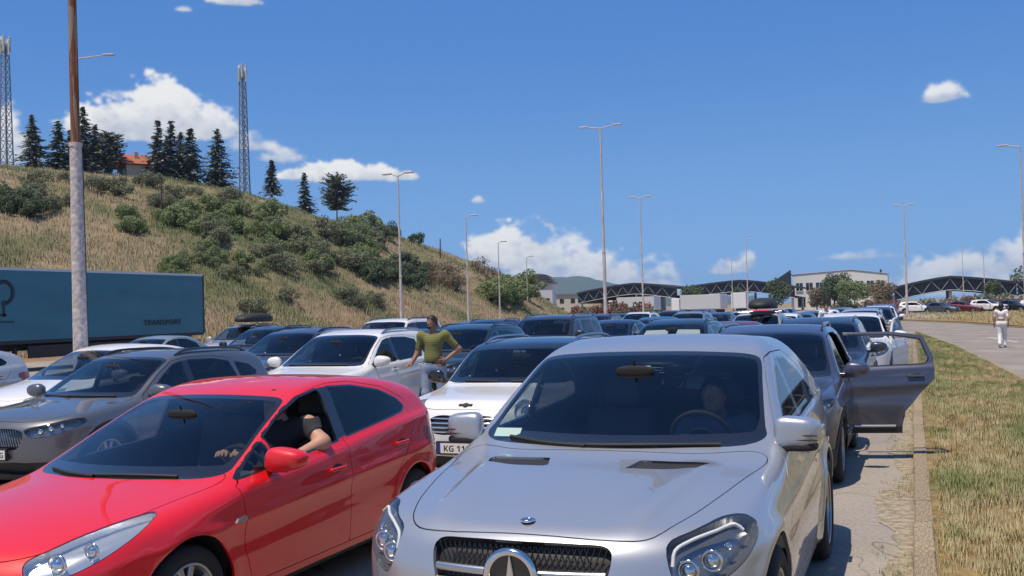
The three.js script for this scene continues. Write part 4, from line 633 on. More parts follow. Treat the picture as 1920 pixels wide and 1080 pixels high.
// blue mountain far off
{
  const pos = [], idx = [], n = 80; for (let i = 0; i <= n; i++) { const az = lerp(-34, -8, i / n), h = 62 * Math.exp(-(((az + 17.6) / 3.4) ** 2)) + 50 * Math.exp(-(((az + 24) / 6) ** 2)) + 16 * fbm(az * 0.7, 2, 3) + 26; for (const [k, D] of [[0, 2900], [0.55, 3100], [1, 3300], [0, 3800]]) { const [x, z] = pol(az, D); pos.push(x, Math.max(-2, h * k * (1 + (k > 0 && k < 1 ? 0.25 * fbm(az * 3, 1, 1) : 0))) - (k ? 0 : 4), z); } }
  for (let i = 0; i < n; i++) for (let k = 0; k < 3; k++) { const a = i * 4 + k; idx.push(a, a + 4, a + 1, a + 1, a + 4, a + 5); }
  const g = new THREE.BufferGeometry(); g.setAttribute('position', new THREE.Float32BufferAttribute(pos, 3)); g.setIndex(idx); g.computeVertexNormals(); structure('distant_mountain', g, std(lin(0.055, 0.085, 0.05), 1, 0, { side: THREE.DoubleSide }));
}
// grass
function tuft(n, h, spread, w) { // bent blades from one root
  const pos = [], nr = []; for (let i = 0; i < n; i++) { const a = rr(0, 6.28), r = spread * Math.sqrt(rnd()), bx = Math.cos(a) * r, bz = Math.sin(a) * r, lean = rr(0.1, 0.55) * h, d = rr(0, 6.28), hh = h * rr(0.5, 1.1), px = Math.cos(d + 1.57) * w, pz = Math.sin(d + 1.57) * w, mx = bx + Math.cos(d) * lean * 0.35, mz = bz + Math.sin(d) * lean * 0.35, tx = bx + Math.cos(d) * lean, tz = bz + Math.sin(d) * lean;
    pos.push(bx - px, 0, bz - pz, bx + px, 0, bz + pz, mx + px * 0.8, hh * 0.55, mz + pz * 0.8, bx - px, 0, bz - pz, mx + px * 0.8, hh * 0.55, mz + pz * 0.8, mx - px * 0.8, hh * 0.55, mz - pz * 0.8, mx - px * 0.8, hh * 0.55, mz - pz * 0.8, mx + px * 0.8, hh * 0.55, mz + pz * 0.8, tx, hh, tz); }
  const g = new THREE.BufferGeometry(); g.setAttribute('position', new THREE.Float32BufferAttribute(pos, 3)); g.computeVertexNormals(); const q = g.attributes.normal; for (let i = 0; i < q.count; i++) { const v = V(q.getX(i) * 0.5, Math.abs(q.getY(i)) + 0.8, q.getZ(i) * 0.5).normalize(); q.setXYZ(i, v.x, v.y, v.z); } return g;
}
const bladeMat = std(0xffffff, 0.85, 0, { side: THREE.DoubleSide });
function scatter(name, geo, list, label) { // list of [x, y, z, scale, r, g, b]
  const m = new THREE.InstancedMesh(geo, bladeMat, list.length), o = new THREE.Object3D(), c = new THREE.Color();
  list.forEach(([x, y, z, s, r, g, b], i) => { o.position.set(x, y, z); o.rotation.set(rr(-0.15, 0.15), rr(0, 6.28), rr(-0.15, 0.15)); o.scale.set(s, s * rr(0.8, 1.2), s); o.updateMatrix(); m.setMatrixAt(i, o.matrix); m.setColorAt(i, c.setRGB(r, g, b)); });
  m.name = name; tag(m, label, 'grass', null, 'stuff'); m.castShadow = m.receiveShadow = true; scene.add(m); return m;
}
const strawCol = (g) => { const t = Math.min(1, Math.max(0, g)), k = rr(0.7, 1.3); return [lerp(0.37, 0.14, t) * k, lerp(0.315, 0.19, t) * k, lerp(0.185, 0.065, t) * k]; };
{
  const inside = poly(island), list = [], near = [];
  for (let i = 0; i < 90000 && list.length < 34000; i++) {
    const z = -3 - 59 * Math.pow(rnd(), 1.7), x = rr(0.0, 2.75), d = inside(x, z), n = fbm(x * 0.9, z * 0.5, 4, 4), edge = d > -0.1;
    if (d > 0 || rnd() > 0.62 + n * 1.9 || (x < 0.2 && rnd() < 0.45)) continue; const c = strawCol(0.34 + n * 1.7 + sst(-12, -40, z) * 0.25 + rr(-0.3, 0.3)); list.push([x, 0.042, z, rr(0.4, 1.0) * (edge ? 0.6 : 1), ...c]);
  }
  scatter('verge_grass', tuft(11, 0.105, 0.075, 0.0028), list, 'dry yellow and green grass on the verge right of the silver car');
  const edge = []; for (let i = 0; i < 5200; i++) { const z = -4 - 40 * Math.pow(rnd(), 1.4), x = 0.12 - rr(0, 0.52) * rnd(); if (fbm(z * 0.7, x * 2, 7) < -0.05) continue; edge.push([x, 0, z, rr(0.25, 0.6), ...strawCol(0.4 + rr(-0.4, 0.4))]); }
  scatter('kerb_weeds', tuft(9, 0.12, 0.07, 0.0028), edge, 'sparse weeds in the gutter along the near kerb');
  const far = []; for (let i = 0; i < 5000; i++) { const z = -50 - 110 * rnd(), x = rr(-2, 40), edgeX = z > -66 ? 9.9 - (-48 - z) * 0.2 : z > -82 ? 6.5 - (-66 - z) * 0.19 : 3.6 - (-82 - z) * 0.33; if (x < edgeX + 0.2) continue; far.push([x, 0.1, z, rr(0.8, 1.8), ...strawCol(0.1 + fbm(x * 0.1, z * 0.1, 2) * 1.4 + rr(-0.2, 0.2))]); }
  scatter('far_verge_grass', tuft(8, 0.18, 0.14, 0.008), far, 'parched grass on the far verge beyond the road bend');
  const hl = []; for (let i = 0; i < 52000; i++) { const az = rr(-52, -18.5), foot = 39.8 / Math.sin(-az * rad), D = foot + 0.6 + 105 * Math.pow(rnd(), 1.35), [x, z] = pol(az, D), y = hill(x, z); if (y < 0.2) continue; const n = fbm(x * 0.11, z * 0.11, 1, 4), t = (D - foot) / 70; if (rnd() > 0.75 + n) continue; const gz = Math.exp(-(((az + 35) / 6) ** 2) - (((t - 0.55) / 0.4) ** 2)) * 0.95, c = strawCol(0.08 + sst(-0.12, 0.3, n) * 0.8 + gz + rr(-0.3, 0.3)), br = rr(0, 0.35); hl.push([x, y - 0.05, z, rr(0.5, 1.3), c[0] * (0.76 - br * 0.2), c[1] * (0.79 - br * 0.36), c[2] * (0.92 - br * 0.3)]); }
  scatter('hill_grass', tuft(13, 0.4, 0.45, 0.014), hl, 'tall dry grass and weeds covering the hillside');
}
// ------------------------------------------------------------------ leaves, shrubs, trees
function leaves(lobes, n, size, cols, squash = 1) { // leaf faces spread through overlapping lobes [x, y, z, r]
  const pos = [], nor = [], col = [], tot = lobes.reduce((a, l) => a + l[3] ** 2, 0);
  for (const [lx, ly, lz, r] of lobes) { const m = Math.round(n * r * r / tot); for (let i = 0; i < m; i++) {
    const d = V(rr(-1, 1), rr(-1, 1), rr(-1, 1)); if (d.length() > 1 || d.length() < 0.05) { i--; continue; } const k = r * (0.45 + 0.6 * Math.pow(rnd(), 0.6)) / d.length(), c = d.clone().multiplyScalar(k); c.y *= squash; c.add(V(lx, ly, lz)); if (c.y < 0.02) c.y = rr(0.02, 0.2);
    const nn = d.normalize().multiplyScalar(0.8).add(V(rr(-1, 1), rr(-0.4, 1), rr(-1, 1))).normalize(), a = V(nn.y, nn.z, nn.x).cross(nn).normalize().multiplyScalar(size * rr(0.6, 1.3)), b = nn.clone().cross(a).multiplyScalar(rr(0.5, 0.9)), q = cols[Math.floor(rnd() * cols.length)], f = rr(0.75, 1.25);
    for (const [s, t] of [[-1, 0], [0, -1], [1, 0], [-1, 0], [1, 0], [0, 1]]) { pos.push(c.x + a.x * s + b.x * t, c.y + a.y * s + b.y * t, c.z + a.z * s + b.z * t); nor.push(nn.x, nn.y, nn.z); col.push(q[0] * f, q[1] * f, q[2] * f); } } }
  const g = new THREE.BufferGeometry(); g.setAttribute('position', new THREE.Float32BufferAttribute(pos, 3)); g.setAttribute('normal', new THREE.Float32BufferAttribute(nor, 3)); g.setAttribute('color', new THREE.Float32BufferAttribute(col, 3)); return g;
}
const leafMat = new THREE.MeshPhysicalMaterial({ color: 0xffffff, roughness: 0.95, transmission: 0.4, thickness: 0, vertexColors: true, side: THREE.DoubleSide }), barkMat = std(lin(0.085, 0.065, 0.05), 0.95), paleBark = std(lin(0.2, 0.17, 0.13), 0.95);
const GREENS = { bright: [[0.17, 0.25, 0.075], [0.21, 0.275, 0.095], [0.15, 0.22, 0.07], [0.24, 0.265, 0.11]], dark: [[0.075, 0.12, 0.05], [0.095, 0.14, 0.055], [0.065, 0.1, 0.045]], grey: [[0.17, 0.19, 0.1], [0.21, 0.22, 0.12], [0.14, 0.165, 0.085]], pine: [[0.1, 0.14, 0.11], [0.125, 0.165, 0.125], [0.085, 0.12, 0.095]], dry: [[0.25, 0.19, 0.12], [0.21, 0.16, 0.1], [0.17, 0.15, 0.08]], pink: [[0.42, 0.1, 0.12], [0.36, 0.08, 0.1], [0.1, 0.14, 0.06], [0.085, 0.12, 0.05], [0.12, 0.15, 0.07]], white: [[0.6, 0.55, 0.5], [0.45, 0.32, 0.3], [0.1, 0.14, 0.06], [0.1, 0.13, 0.07], [0.08, 0.12, 0.05]] };
function shrubProto(kind, n = 900, size = 0.11, tall = 1) {
  const lobes = []; for (let i = 0; i < 14; i++) { const a = rr(0, 6.28), r = rr(0.1, 1.0); lobes.push([Math.cos(a) * r, rr(0.15, 1.15 - r * 0.5) * tall, Math.sin(a) * r, rr(0.16, 0.42)]); }
  const g = new THREE.Group(); part(g, 'foliage', leaves(lobes, n, size, GREENS[kind], tall > 1 ? 1.2 : 1), leafMat);
  const st = []; for (let i = 0; i < 6; i++) { const l = lobes[i % lobes.length]; st.push(bar([rr(-0.1, 0.1), -0.15, rr(-0.1, 0.1)], [l[0], l[1], l[2]], 0.035, 0.01, 5)); } part(g, 'stem', merge(st), barkMat); return g;
}
const protos = {}; for (const [k, n, s, t] of [['bright', 2000, 0.062, 1], ['dark', 2000, 0.062, 1], ['grey', 1800, 0.06, 1], ['dry', 700, 0.055, 1], ['pink', 1500, 0.075, 1], ['white', 1300, 0.07, 1]]) protos[k] = [shrubProto(k, n, s, t), shrubProto(k, n, s, t), shrubProto(k, n, s, t)];
let pick = 0;
function shrub(kind, x, z, s, label, group, name = 'shrub', sy = 1) { const o = protos[kind][pick++ % 3].clone(); put(o, name, x, Math.max(hill(x, z), -0.03) , z, rr(0, 6.28)); o.scale.set(s * rr(0.9, 1.15), s * sy, s * rr(0.9, 1.15)); return tag(o, label, 'shrub', group); }
function onHill(az, el) { // where a line of sight meets the slope
  for (let D = 40 / Math.sin(-az * rad); D < 180; D += 0.5) { const [x, z] = pol(az, D); if (hill(x, z) > 1.89 + D * Math.tan(el * rad)) return [x, z, D]; } return null;
}
const spots = (n, a0, a1, e0, e1, kind, s0, s1, label, group, sy) => { for (let i = 0; i < n; i++) { const az = rr(a0, a1), p = onHill(az, rr(e0, e1)); if (p) shrub(kind, p[0], p[1], rr(s0, s1) * p[2] / 80, label, group, 'shrub', sy); } };
spots(20, -42.8, -34.5, 4.5, 5.7, 'bright', 0.7, 1.4, 'bright green shrub in the upper row across the hillside', 'bright shrubs in the upper row on the hillside');
spots(34, -38.5, -28.5, 2.4, 4.8, 'bright', 0.6, 1.3, 'green shrub in the thicket on the middle of the slope', 'green shrubs in the thicket on the slope');
spots(34, -38.5, -27.8, 2.0, 4.8, 'grey', 0.6, 1.4, 'grey green shrub in the thicket on the middle of the slope', 'grey green shrubs in the thicket on the slope');
spots(7, -40.6, -38.4, 2.2, 3.3, 'bright', 0.7, 1.1, 'green shrub just above the right half of the blue trailer', 'shrubs above the trailer');
spots(14, -29.8, -26.6, 1.2, 2.8, 'dark', 0.7, 1.3, 'dark green shrub low on the slope left of the slim lamp posts', 'dark shrubs low on the slope');
spots(8, -36.5, -29, 0.1, 0.9, 'grey', 0.7, 1.1, 'small grey green shrub at the foot of the hillside', 'shrubs at the foot of the hillside');
spots(12, -26.5, -21.2, 0.9, 2.4, 'dry', 0.8, 1.4, 'brown dried shrub on the bare lower end of the slope', 'dried shrubs on the lower slope');
spots(10, -22.9, -20.6, 0.3, 1.1, 'bright', 1.0, 1.5, 'leafy green shrub at the low end of the hillside', 'leafy shrubs at the low end of the hillside');
spots(26, -47.5, -36.5, 5.8, 7.2, 'grey', 0.5, 1.1, 'scrubby bush high on the slope below the conifers', 'scrub below the conifers'); spots(8, -48, -46.3, 5.4, 6.1, 'dark', 0.9, 1.4, 'dark bush at the far left of the hillside', 'dark bushes at the left of the hillside');
spots(12, -31.5, -25.2, 3.6, 4.9, 'dark', 0.6, 1.1, 'small dark bush near the ridge line of the hill', 'bushes along the ridge line');
function conifer(h, w, kind, open = 0) {
  const g = new THREE.Group(), tr = [bar([0, -0.6, 0], [rr(-0.1, 0.1), h * 0.97, rr(-0.1, 0.1)], h * 0.017, 0.02, 7)], pos = [], nor = [], col = [], cols = GREENS.pine;
  const start = open ? 0.3 : 0.06, quad = (c, a, b, n, q) => { for (const [s, t] of [[-1, -1], [1, -1], [1, 1], [-1, -1], [1, 1], [-1, 1]]) { pos.push(c.x + a.x * s + b.x * t, c.y + a.y * s + b.y * t, c.z + a.z * s + b.z * t); nor.push(n.x, n.y, n.z); col.push(...q); } };
  const lv = Math.round(h * 4.6);
  for (let i = 0; i < lv; i++) {
    const t = start + (1 - start) * (i + rnd() * 0.7) / lv, y = t * h, R = kind === 'round' ? w * Math.sqrt(Math.max(0.02, 1 - ((t - 0.62) / 0.4) ** 2)) : w * Math.pow(1 - t, 0.8) * (0.85 + 0.3 * Math.sin(i * 1.9)) + 0.1, nb = Math.max(5, Math.round(12 - t * 5));
    for (let b = 0; b < nb; b++) {
      const a = rr(0, 6.28), len = R * rr(0.55, 1.18), dir = V(Math.cos(a), rr(-0.32, 0.06), Math.sin(a)); if (kind === 'round') dir.y = rr(-0.2, 0.5); tr.push(bar([0, y, 0], [dir.x * len * 0.85, y + dir.y * len * 0.85, dir.z * len * 0.85], 0.03, 0.01, 4));
      const m = Math.max(3, Math.round(len * 7));
      for (let k = 0; k < m; k++) { const f = 0.18 + 0.85 * (k + rnd()) / m, c = V(dir.x * len * f + rr(-0.16, 0.16), y + dir.y * len * f + rr(-0.14, 0.12), dir.z * len * f + rr(-0.16, 0.16)), n = V(rr(-0.6, 0.6), 1, rr(-0.6, 0.6)).normalize(), u = V(dir.x, dir.y + rr(-0.3, 0.3), dir.z).normalize().multiplyScalar(rr(0.12, 0.24)), v = n.clone().cross(u).normalize().multiplyScalar(rr(0.06, 0.13)), q = cols[Math.floor(rnd() * 3)], e = rr(0.7, 1.4); quad(c, u, v, n, q.map((x) => x * e)); }
    }
  }
  const q = new THREE.BufferGeometry(); q.setAttribute('position', new THREE.Float32BufferAttribute(pos, 3)); q.setAttribute('normal', new THREE.Float32BufferAttribute(nor, 3)); q.setAttribute('color', new THREE.Float32BufferAttribute(col, 3));
  part(g, 'trunk', merge(tr), barkMat); part(g, 'crown', q, leafMat); return g;
}
for (const [az, D, h, w, kind, open, label] of [
  [-46.7, 130, 5.9, 1.7, '', 0, 'slim dark conifer farthest left on the hilltop'], [-45.5, 131, 5.6, 1.6, '', 0, 'dark conifer left of the tall near lamp pole'], [-44.9, 134, 5.4, 1.6, '', 0, 'dark conifer partly behind the tall near lamp pole'],
  [-44.3, 130, 7.2, 1.8, '', 0, 'tall dark conifer just right of the near lamp pole'], [-43.7, 133, 6.2, 1.9, '', 0, 'broad dark conifer between the lamp pole and the rounded pine'], [-43.1, 130, 4.8, 1.35, 'round', 0, 'bushy rounded pine left of the red roofed house'],
  [-40.6, 130, 6.7, 1.6, '', 0, 'tall conifer right beside the red roofed house'], [-39.95, 131, 7.0, 1.6, '', 0, 'tallest conifer in the middle group on the hilltop'], [-39.45, 133, 6.2, 1.5, '', 0, 'conifer between the tallest one and the lone wavy one'], [-38.95, 131, 6.4, 1.8, '', 0, 'conifer with drooping branches in the middle hilltop group'], [-37.55, 132, 6.7, 1.9, '', 0, 'broad pointed conifer nearest the lattice mast'],
  [-34.7, 138, 5.2, 1.15, '', 1, 'lone pine with bare trunk right of the lattice mast'], [-32.95, 140, 5.1, 1.2, '', 0, 'narrow pointed conifer on the falling ridge'], [-31.2, 132, 5.0, 1.5, 'round', 1, 'spreading pine with bare trunk lowest on the ridge']]) {
  const [x, z] = pol(az, D), o = conifer(h * 1.25, w * 1.5, kind, open); put(o, 'pine_tree', x, hill(x, z) - 0.2, z); tag(o, label, 'tree', 'conifers on the hilltop');
}
// house with a red roof among the conifers
{
  const [x, z] = pol(-41.55, 133), o = new THREE.Group(), y = hill(x, z), wallM = std(lin(0.5, 0.44, 0.36), 0.9), roofM = std(lin(0.38, 0.12, 0.06), 0.85);
  part(o, 'wall', box(5.6, 2.6, 5, 0, 1.3, 0), wallM); const s = new THREE.Shape(); s.moveTo(-3.2, 0); s.lineTo(0, 1.7); s.lineTo(3.2, 0); const r = new THREE.ExtrudeGeometry(s, { depth: 6, bevelEnabled: false }); r.translate(0, 2.58, -3); const rf = part(o, 'roof', r, roofM);
  for (let k = -1; k <= 1; k += 2) for (let i = 0; i < 9; i++) part(rf, 'tile_course', (() => { const g = box(0.42, 0.07, 6.1); g.rotateZ(-k * 0.488); g.translate(k * (0.2 + i * 0.355), 4.3 - i * 0.189, 0); return g; })(), roofM);
  part(rf, 'chimney', box(0.5, 1, 0.5, 1.2, 4.1, 0.8), wallM); for (const dx of [-1.6, 1.4]) { const w = part(o, 'window', box(1, 1.1, 0.06, dx, 1.5, 2.51), M.white); part(w, 'pane', box(0.84, 0.94, 0.02, dx, 1.5, 2.545), M.gloss); }
  o.scale.setScalar(0.86); put(o, 'red_roof_house', x, y + 0.7, z, -0.6); tag(o, 'small house with a red tiled roof between the hilltop conifers', 'house');
}
// lattice masts with antennas
const steel = std(lin(0.24, 0.245, 0.26), 0.5, 0.5), paleSteel = std(lin(0.5, 0.49, 0.46), 0.6, 0.3), rust = std(0xffffff, 0.9, 0.1, { map: noiseTexture(256, (u, v) => { const n = 0.5 + tfbm(u, v, 8, 5) * 1.3; return n > 0.42 ? [0.45 + n * 0.1, 0.28 + n * 0.06, 0.2] : [0.6, 0.52, 0.46]; }) });
function mast(az, D, h, w, label) {
  const [x, z] = pol(az, D), o = new THREE.Group(), leg = (sx, sz) => bar([sx * w, -0.5, sz * w], [sx * w * 0.55, h, sz * w * 0.55], 0.09, 0.06, 6);
  for (const [a, b] of [[1, 1], [1, -1], [-1, 1], [-1, -1]]) part(o, 'leg', leg(a, b), steel);
  const n = Math.round(h / 1.3), at = (s, t, y) => [s * lerp(w, w * 0.55, y / h), y, t * lerp(w, w * 0.55, y / h)];
  const cs = [[1, 1], [1, -1], [-1, -1], [-1, 1]];
  for (let k = 0; k < n; k++) { const y0 = k * h / n, y1 = (k + 1) * h / n, g = []; for (let i = 0; i < 4; i++) { const a = cs[i], b = cs[(i + 1) % 4]; g.push(bar(at(...a, y0), at(...b, y1), 0.035, 0.035, 4), bar(at(...b, y0), at(...a, y1), 0.035, 0.035, 4), bar(at(...a, y1), at(...b, y1), 0.035, 0.035, 4)); } part(o, 'bracing', merge(g), steel); }
  for (let i = 0; i < 6; i++) { const a = i * 1.047; part(o, 'antenna', rbox(0.3, 1.9, 0.16, 0.05, Math.cos(a) * w * 0.95, h - 0.3 + (i % 2) * 0.5, Math.sin(a) * w * 0.95), i % 3 ? paleSteel : M.white); }
  put(o, 'lattice_mast', x, hill(x, z) - 0.3, z); return tag(o, label, 'mast', 'telecom masts on the hill');
}
mast(-36.15, 141, 18.2, 0.52, 'steel lattice mast with antennas right of the pointed conifers'); mast(-47.9, 138, 17.0, 0.55, 'steel lattice mast with antennas at the left edge');
// fence posts on the slope
for (const [az, el, h, label] of [[-40.5, 5.6, 3.2, 'dark wooden post on the slope below the house'], [-28.6, 3.4, 2.9, 'dark wooden post near the ridge left of the first slim lamp post'], [-25.5, 3.0, 2.6, 'dark wooden post on the ridge between two slim lamp posts']]) { const p = onHill(az, el); if (!p) continue; const o = new THREE.Mesh(bar([0, -0.3, 0], [0.05, h, 0], 0.09, 0.07, 7), barkMat); put(o, 'wooden_post', p[0], hill(p[0], p[1]), p[1]); tag(o, label, 'post'); }

scene.fog = new THREE.FogExp2(0xb4d2f6, 0.00016);

// ------------------------------------------------------------------ lamp posts
const galv = std(0xffffff, 0.7, 0.05, { map: noiseTexture(256, (u, v) => { const k = 0.74 + tfbm(u, v, 10, 5) * 0.28 + tfbm(u, v, 50, 2, 3) * 0.1; return [k * 1.04, k * 0.985, k * 0.955]; }) });
function lampPost(x, z, h, style, label, arm = 1.2, turn = 0) {
  const o = new THREE.Group(), r = h > 12 ? 0.14 : 0.1; part(o, 'pole', bar([0, 0, 0], [0, h * 0.4, 0], r, r * 0.8, 12), galv); part(o, 'upper_pole', bar([0, h * 0.4, 0], [0, h, 0], r * 0.68, r * 0.42, 12), galv); part(o, 'base_plate', rbox(0.42, 0.03, 0.42, 0.01, 0, 0.015, 0, 1), galv); part(o, 'joint_collar', new THREE.TorusGeometry(r * 0.78, 0.03, 6, 16).rotateX(Math.PI / 2).translate(0, h * 0.4, 0), galv);
  for (const s of style === 'double' ? [-1, 1] : [1]) { const a = part(o, 'arm', bar([0, h - 0.05, 0], [s * arm, h + 0.12, 0], 0.045, 0.03, 8), galv); const head = rbox(0.62, 0.1, 0.24, 0.04, s * (arm + 0.25), h + 0.13, 0); const hd = part(o, 'lamp_head', head, galv); part(hd, 'lamp_glass', box(0.42, 0.012, 0.17, s * (arm + 0.28), h + 0.076, 0), M.lens); }
  put(o, 'lamp_post', x, 0, z, turn); return tag(o, label, 'lamp post', 'lamp posts of the parking area');
}
{ // the near pole: wide galvanised foot section, rusty upper section
  const o = new THREE.Group(), low = new THREE.CylinderGeometry(0.105, 0.14, 5.15, 14); low.translate(0, 2.575, 0); const up = new THREE.CylinderGeometry(0.062, 0.085, 6.9, 14); up.translate(0, 8.55, 0);
  part(o, 'lower_pole', low, rep1(galv, 1, 6)); part(o, 'upper_pole', up, rust); part(o, 'joint_collar', new THREE.CylinderGeometry(0.118, 0.118, 0.07, 16).translate(0, 5.13, 0), galv); part(o, 'base_plate', rbox(0.5, 0.04, 0.5, 0.01, 0, 0.02, 0, 1), galv);
  part(o, 'cable_conduit', bar([0.115, 0.3, -0.06], [0.09, 5.0, -0.05], 0.018, 0.018, 6), M.plastic); part(o, 'arm', bar([0, 11.9, 0], [1.4, 12.1, 0], 0.05, 0.035, 8), galv); part(o, 'lamp_head', rbox(0.7, 0.12, 0.3, 0.05, 1.7, 12.1, 0), galv);
  put(o, 'lamp_post', -14.08, 0, -14.28, 0.3); o.rotation.z = 0.006; tag(o, 'tall near lamp pole with a rusty upper section left in the queue', 'lamp post', 'lamp posts of the parking area');
}
function rep1(m, x, y) { const c = m.clone(); c.map = rep(m.map, x, y); return c; }
lampPost(-42.3, -42.9, 16.4, 'single', 'distant lamp post showing just right of the rusty pole top', 1.6, 0.35);
lampPost(-28.9, -54.9, 10.3, 'double', 'slim lamp post behind the white off-roader', 0.5); lampPost(-34.6, -77.7, 9.8, 'single', 'slim lamp post in front of the bare end of the slope', 0.5); lampPost(-39.7, -97.2, 8.9, 'single', 'slim lamp post beside the green shrubs at the low end of the hill', 0.4); lampPost(-45.8, -121.6, 8.6, 'single', 'short far lamp post in front of the white watch house', 0.4);
lampPost(-19.6, -67.2, 14.3, 'double', 'tallest lamp mast with a wide double arm at the middle of the queue', 0.95); lampPost(-23.25, -92.2, 12, 'double', 'lamp post right of the tallest double armed mast', 0.5); lampPost(-20.5, -138.5, 10.4, 'single', 'lamp post before the middle canopy bay', 0.4); lampPost(-27.3, -167.8, 9.3, 'double', 'small far lamp post with double head above the middle canopy', 0.8);
lampPost(-0.5, -120, 12.2, 'double', 'lamp post at the left end of the right hand canopy', 0.5); lampPost(8.3, -190, 10.6, 'single', 'far lamp post above the peak of the right hand canopy', 0.4); lampPost(11.6, -190, 10.2, 'single', 'far lamp post right of the canopy peak', 0.4); lampPost(7.0, -74.7, 11.8, 'single', 'lamp post cut by the right edge beyond the walking woman', 0.8, Math.PI);

// ------------------------------------------------------------------ border canopies
const roofBlue = std(lin(0.035, 0.043, 0.06), 0.7, 0.1), soffit = std(lin(0.03, 0.034, 0.045), 0.8), trussM = std(lin(0.42, 0.43, 0.45), 0.5, 0.3), colM = std(lin(0.6, 0.6, 0.58), 0.6);
function canopy(x0, x1, xp, z, yv0, yv1, yp, depth, label) {
  const o = new THREE.Group(), th = 2.6, Y = (x) => x < xp ? lerp(yp, yv0, Math.pow((xp - x) / (xp - x0), 1.35)) : lerp(yp, yv1, Math.pow((x - xp) / (x1 - xp), 1.35));
  const slab = (a, b, f0, f1, d, zz, name, mt) => { const s = new THREE.Shape(), n = 6; for (let i = 0; i <= n; i++) { const x = lerp(a, b, i / n); i ? s.lineTo(x, Y(x) - th * f0) : s.moveTo(x, Y(x) - th * f0); } for (let i = n; i >= 0; i--) { const x = lerp(a, b, i / n); s.lineTo(x, Y(x) - th * f1); } const g = new THREE.ExtrudeGeometry(s, { depth: d, bevelEnabled: false }); g.translate(0, 0, zz - d); part(o, name, g, mt); };
  for (const [a, b] of [[x0, xp], [xp, x1]]) {
    slab(a, b, 0.16, 0, depth, 0, 'roof_slope', roofBlue); slab(a, b, 1, 0.93, depth - 2, -0.7, 'ceiling_panel', soffit); slab(a, b, 0.93, 0.16, 0.15, -0.7, 'fascia_panel', roofBlue);
    const n = Math.max(3, Math.round((b - a) / 2.8)), at = (t, f) => { const x = lerp(a, b, t); return [x, Y(x) - th * f, -0.2]; };
    for (let k = 0; k < n; k++) { part(o, 'truss_chord', bar(at(k / n, 0.98), at((k + 1) / n, 0.98), 0.07, 0.07, 6), trussM); part(o, 'truss_diagonal', bar(at(k / n, 0.2), at((k + 0.5) / n, 0.98), 0.05, 0.05, 5), trussM); part(o, 'truss_diagonal', bar(at((k + 0.5) / n, 0.98), at((k + 1) / n, 0.2), 0.05, 0.05, 5), trussM); }
  }
  for (const cx of [x0 + 0.6, xp, x1 - 0.6]) for (const zz of [-2, -depth + 3]) part(o, 'column', bar([cx, 0, zz], [cx, Y(cx) - th, zz], 0.32, 0.26, 12), colM);
  o.traverse((m) => { if (m.isMesh) m.geometry.translate(-(x0 + x1) / 2, 0, 0); }); put(o, 'canopy', (x0 + x1) / 2, 0, z); return tag(o, label, 'canopy', 'border crossing canopies');
}
canopy(-71.5, -48.4, -58, -222, 5.5, 6.0, 7.3, 26, 'dark pitched canopy on trusses at the left, behind the tallest lamp mast'); canopy(-48.2, -23.5, -35, -226, 6.0, 5.4, 7.2, 26, 'dark pitched canopy on trusses left of the white hall'); canopy(-3, 17.4, 6.6, -200, 4.2, 4.5, 5.9, 22, 'dark pitched canopy on trusses right of the white hall'); canopy(17.6, 40, 28, -200, 4.5, 4.2, 5.6, 22, 'dark canopy bay cut off by the right edge of the picture');
// white hall
{
  const o = new THREE.Group(), wm = std(lin(0.74, 0.72, 0.66), 0.85), W = 22, y1 = 8.3;
  const s = new THREE.Shape(); s.moveTo(-W / 2, 0); s.lineTo(W / 2, 0); s.lineTo(W / 2, y1 - 0.4); s.lineTo(W * 0.12, y1 + 0.9); s.lineTo(-W / 2, y1 + 0.2); const g = new THREE.ExtrudeGeometry(s, { depth: 18, bevelEnabled: false }); g.translate(0, 0, -18); part(o, 'wall', g, wm);
  const roof = part(o, 'roof', merge([bar([-W / 2 - 0.4, y1 + 0.35, 0], [W * 0.12, y1 + 1.05, 0], 0.16, 0.16, 4), bar([W * 0.12, y1 + 1.05, 0], [W / 2 + 0.4, y1 - 0.25, 0], 0.16, 0.16, 4)]), steel);
  for (let k = 0; k < 9; k++) { const x = -W / 2 + 1.6 + k * 2.35; const w = part(o, 'window', box(1.55, 1.9, 0.1, x, 5.6, 0.03), M.gloss); part(w, 'mullion', box(0.09, 1.9, 0.06, x, 5.6, 0.1), wm); part(w, 'sill', box(1.75, 0.12, 0.25, x, 4.6, 0.12), wm); }
  for (let k = 0; k < 3; k++) { part(o, 'window', box(1.8, 2.2, 0.1, -W / 2 + 2 + k * 3, 1.8, 0.03), M.gloss); }
  part(o, 'fin', (() => { const f = new THREE.Shape(); f.moveTo(-0.2, 5); f.lineTo(0.2, 5); f.lineTo(0.2, 9.9); f.lineTo(-4, 7.2); f.lineTo(-4, 6.4); const q = new THREE.ExtrudeGeometry(f, { depth: 0.5, bevelEnabled: false }); q.translate(-W / 2 - 0.5, 0, 0.2); return q; })(), roofBlue);
  part(o, 'antenna', bar([W / 2 - 1.5, y1 - 0.5, -1], [W / 2 - 1.5, y1 + 0.9, -1], 0.25, 0.25, 6), M.plastic);
  put(o, 'white_hall', -16.2, 0, -258); tag(o, 'long white hall with a row of upper windows behind the trees', 'building');
}
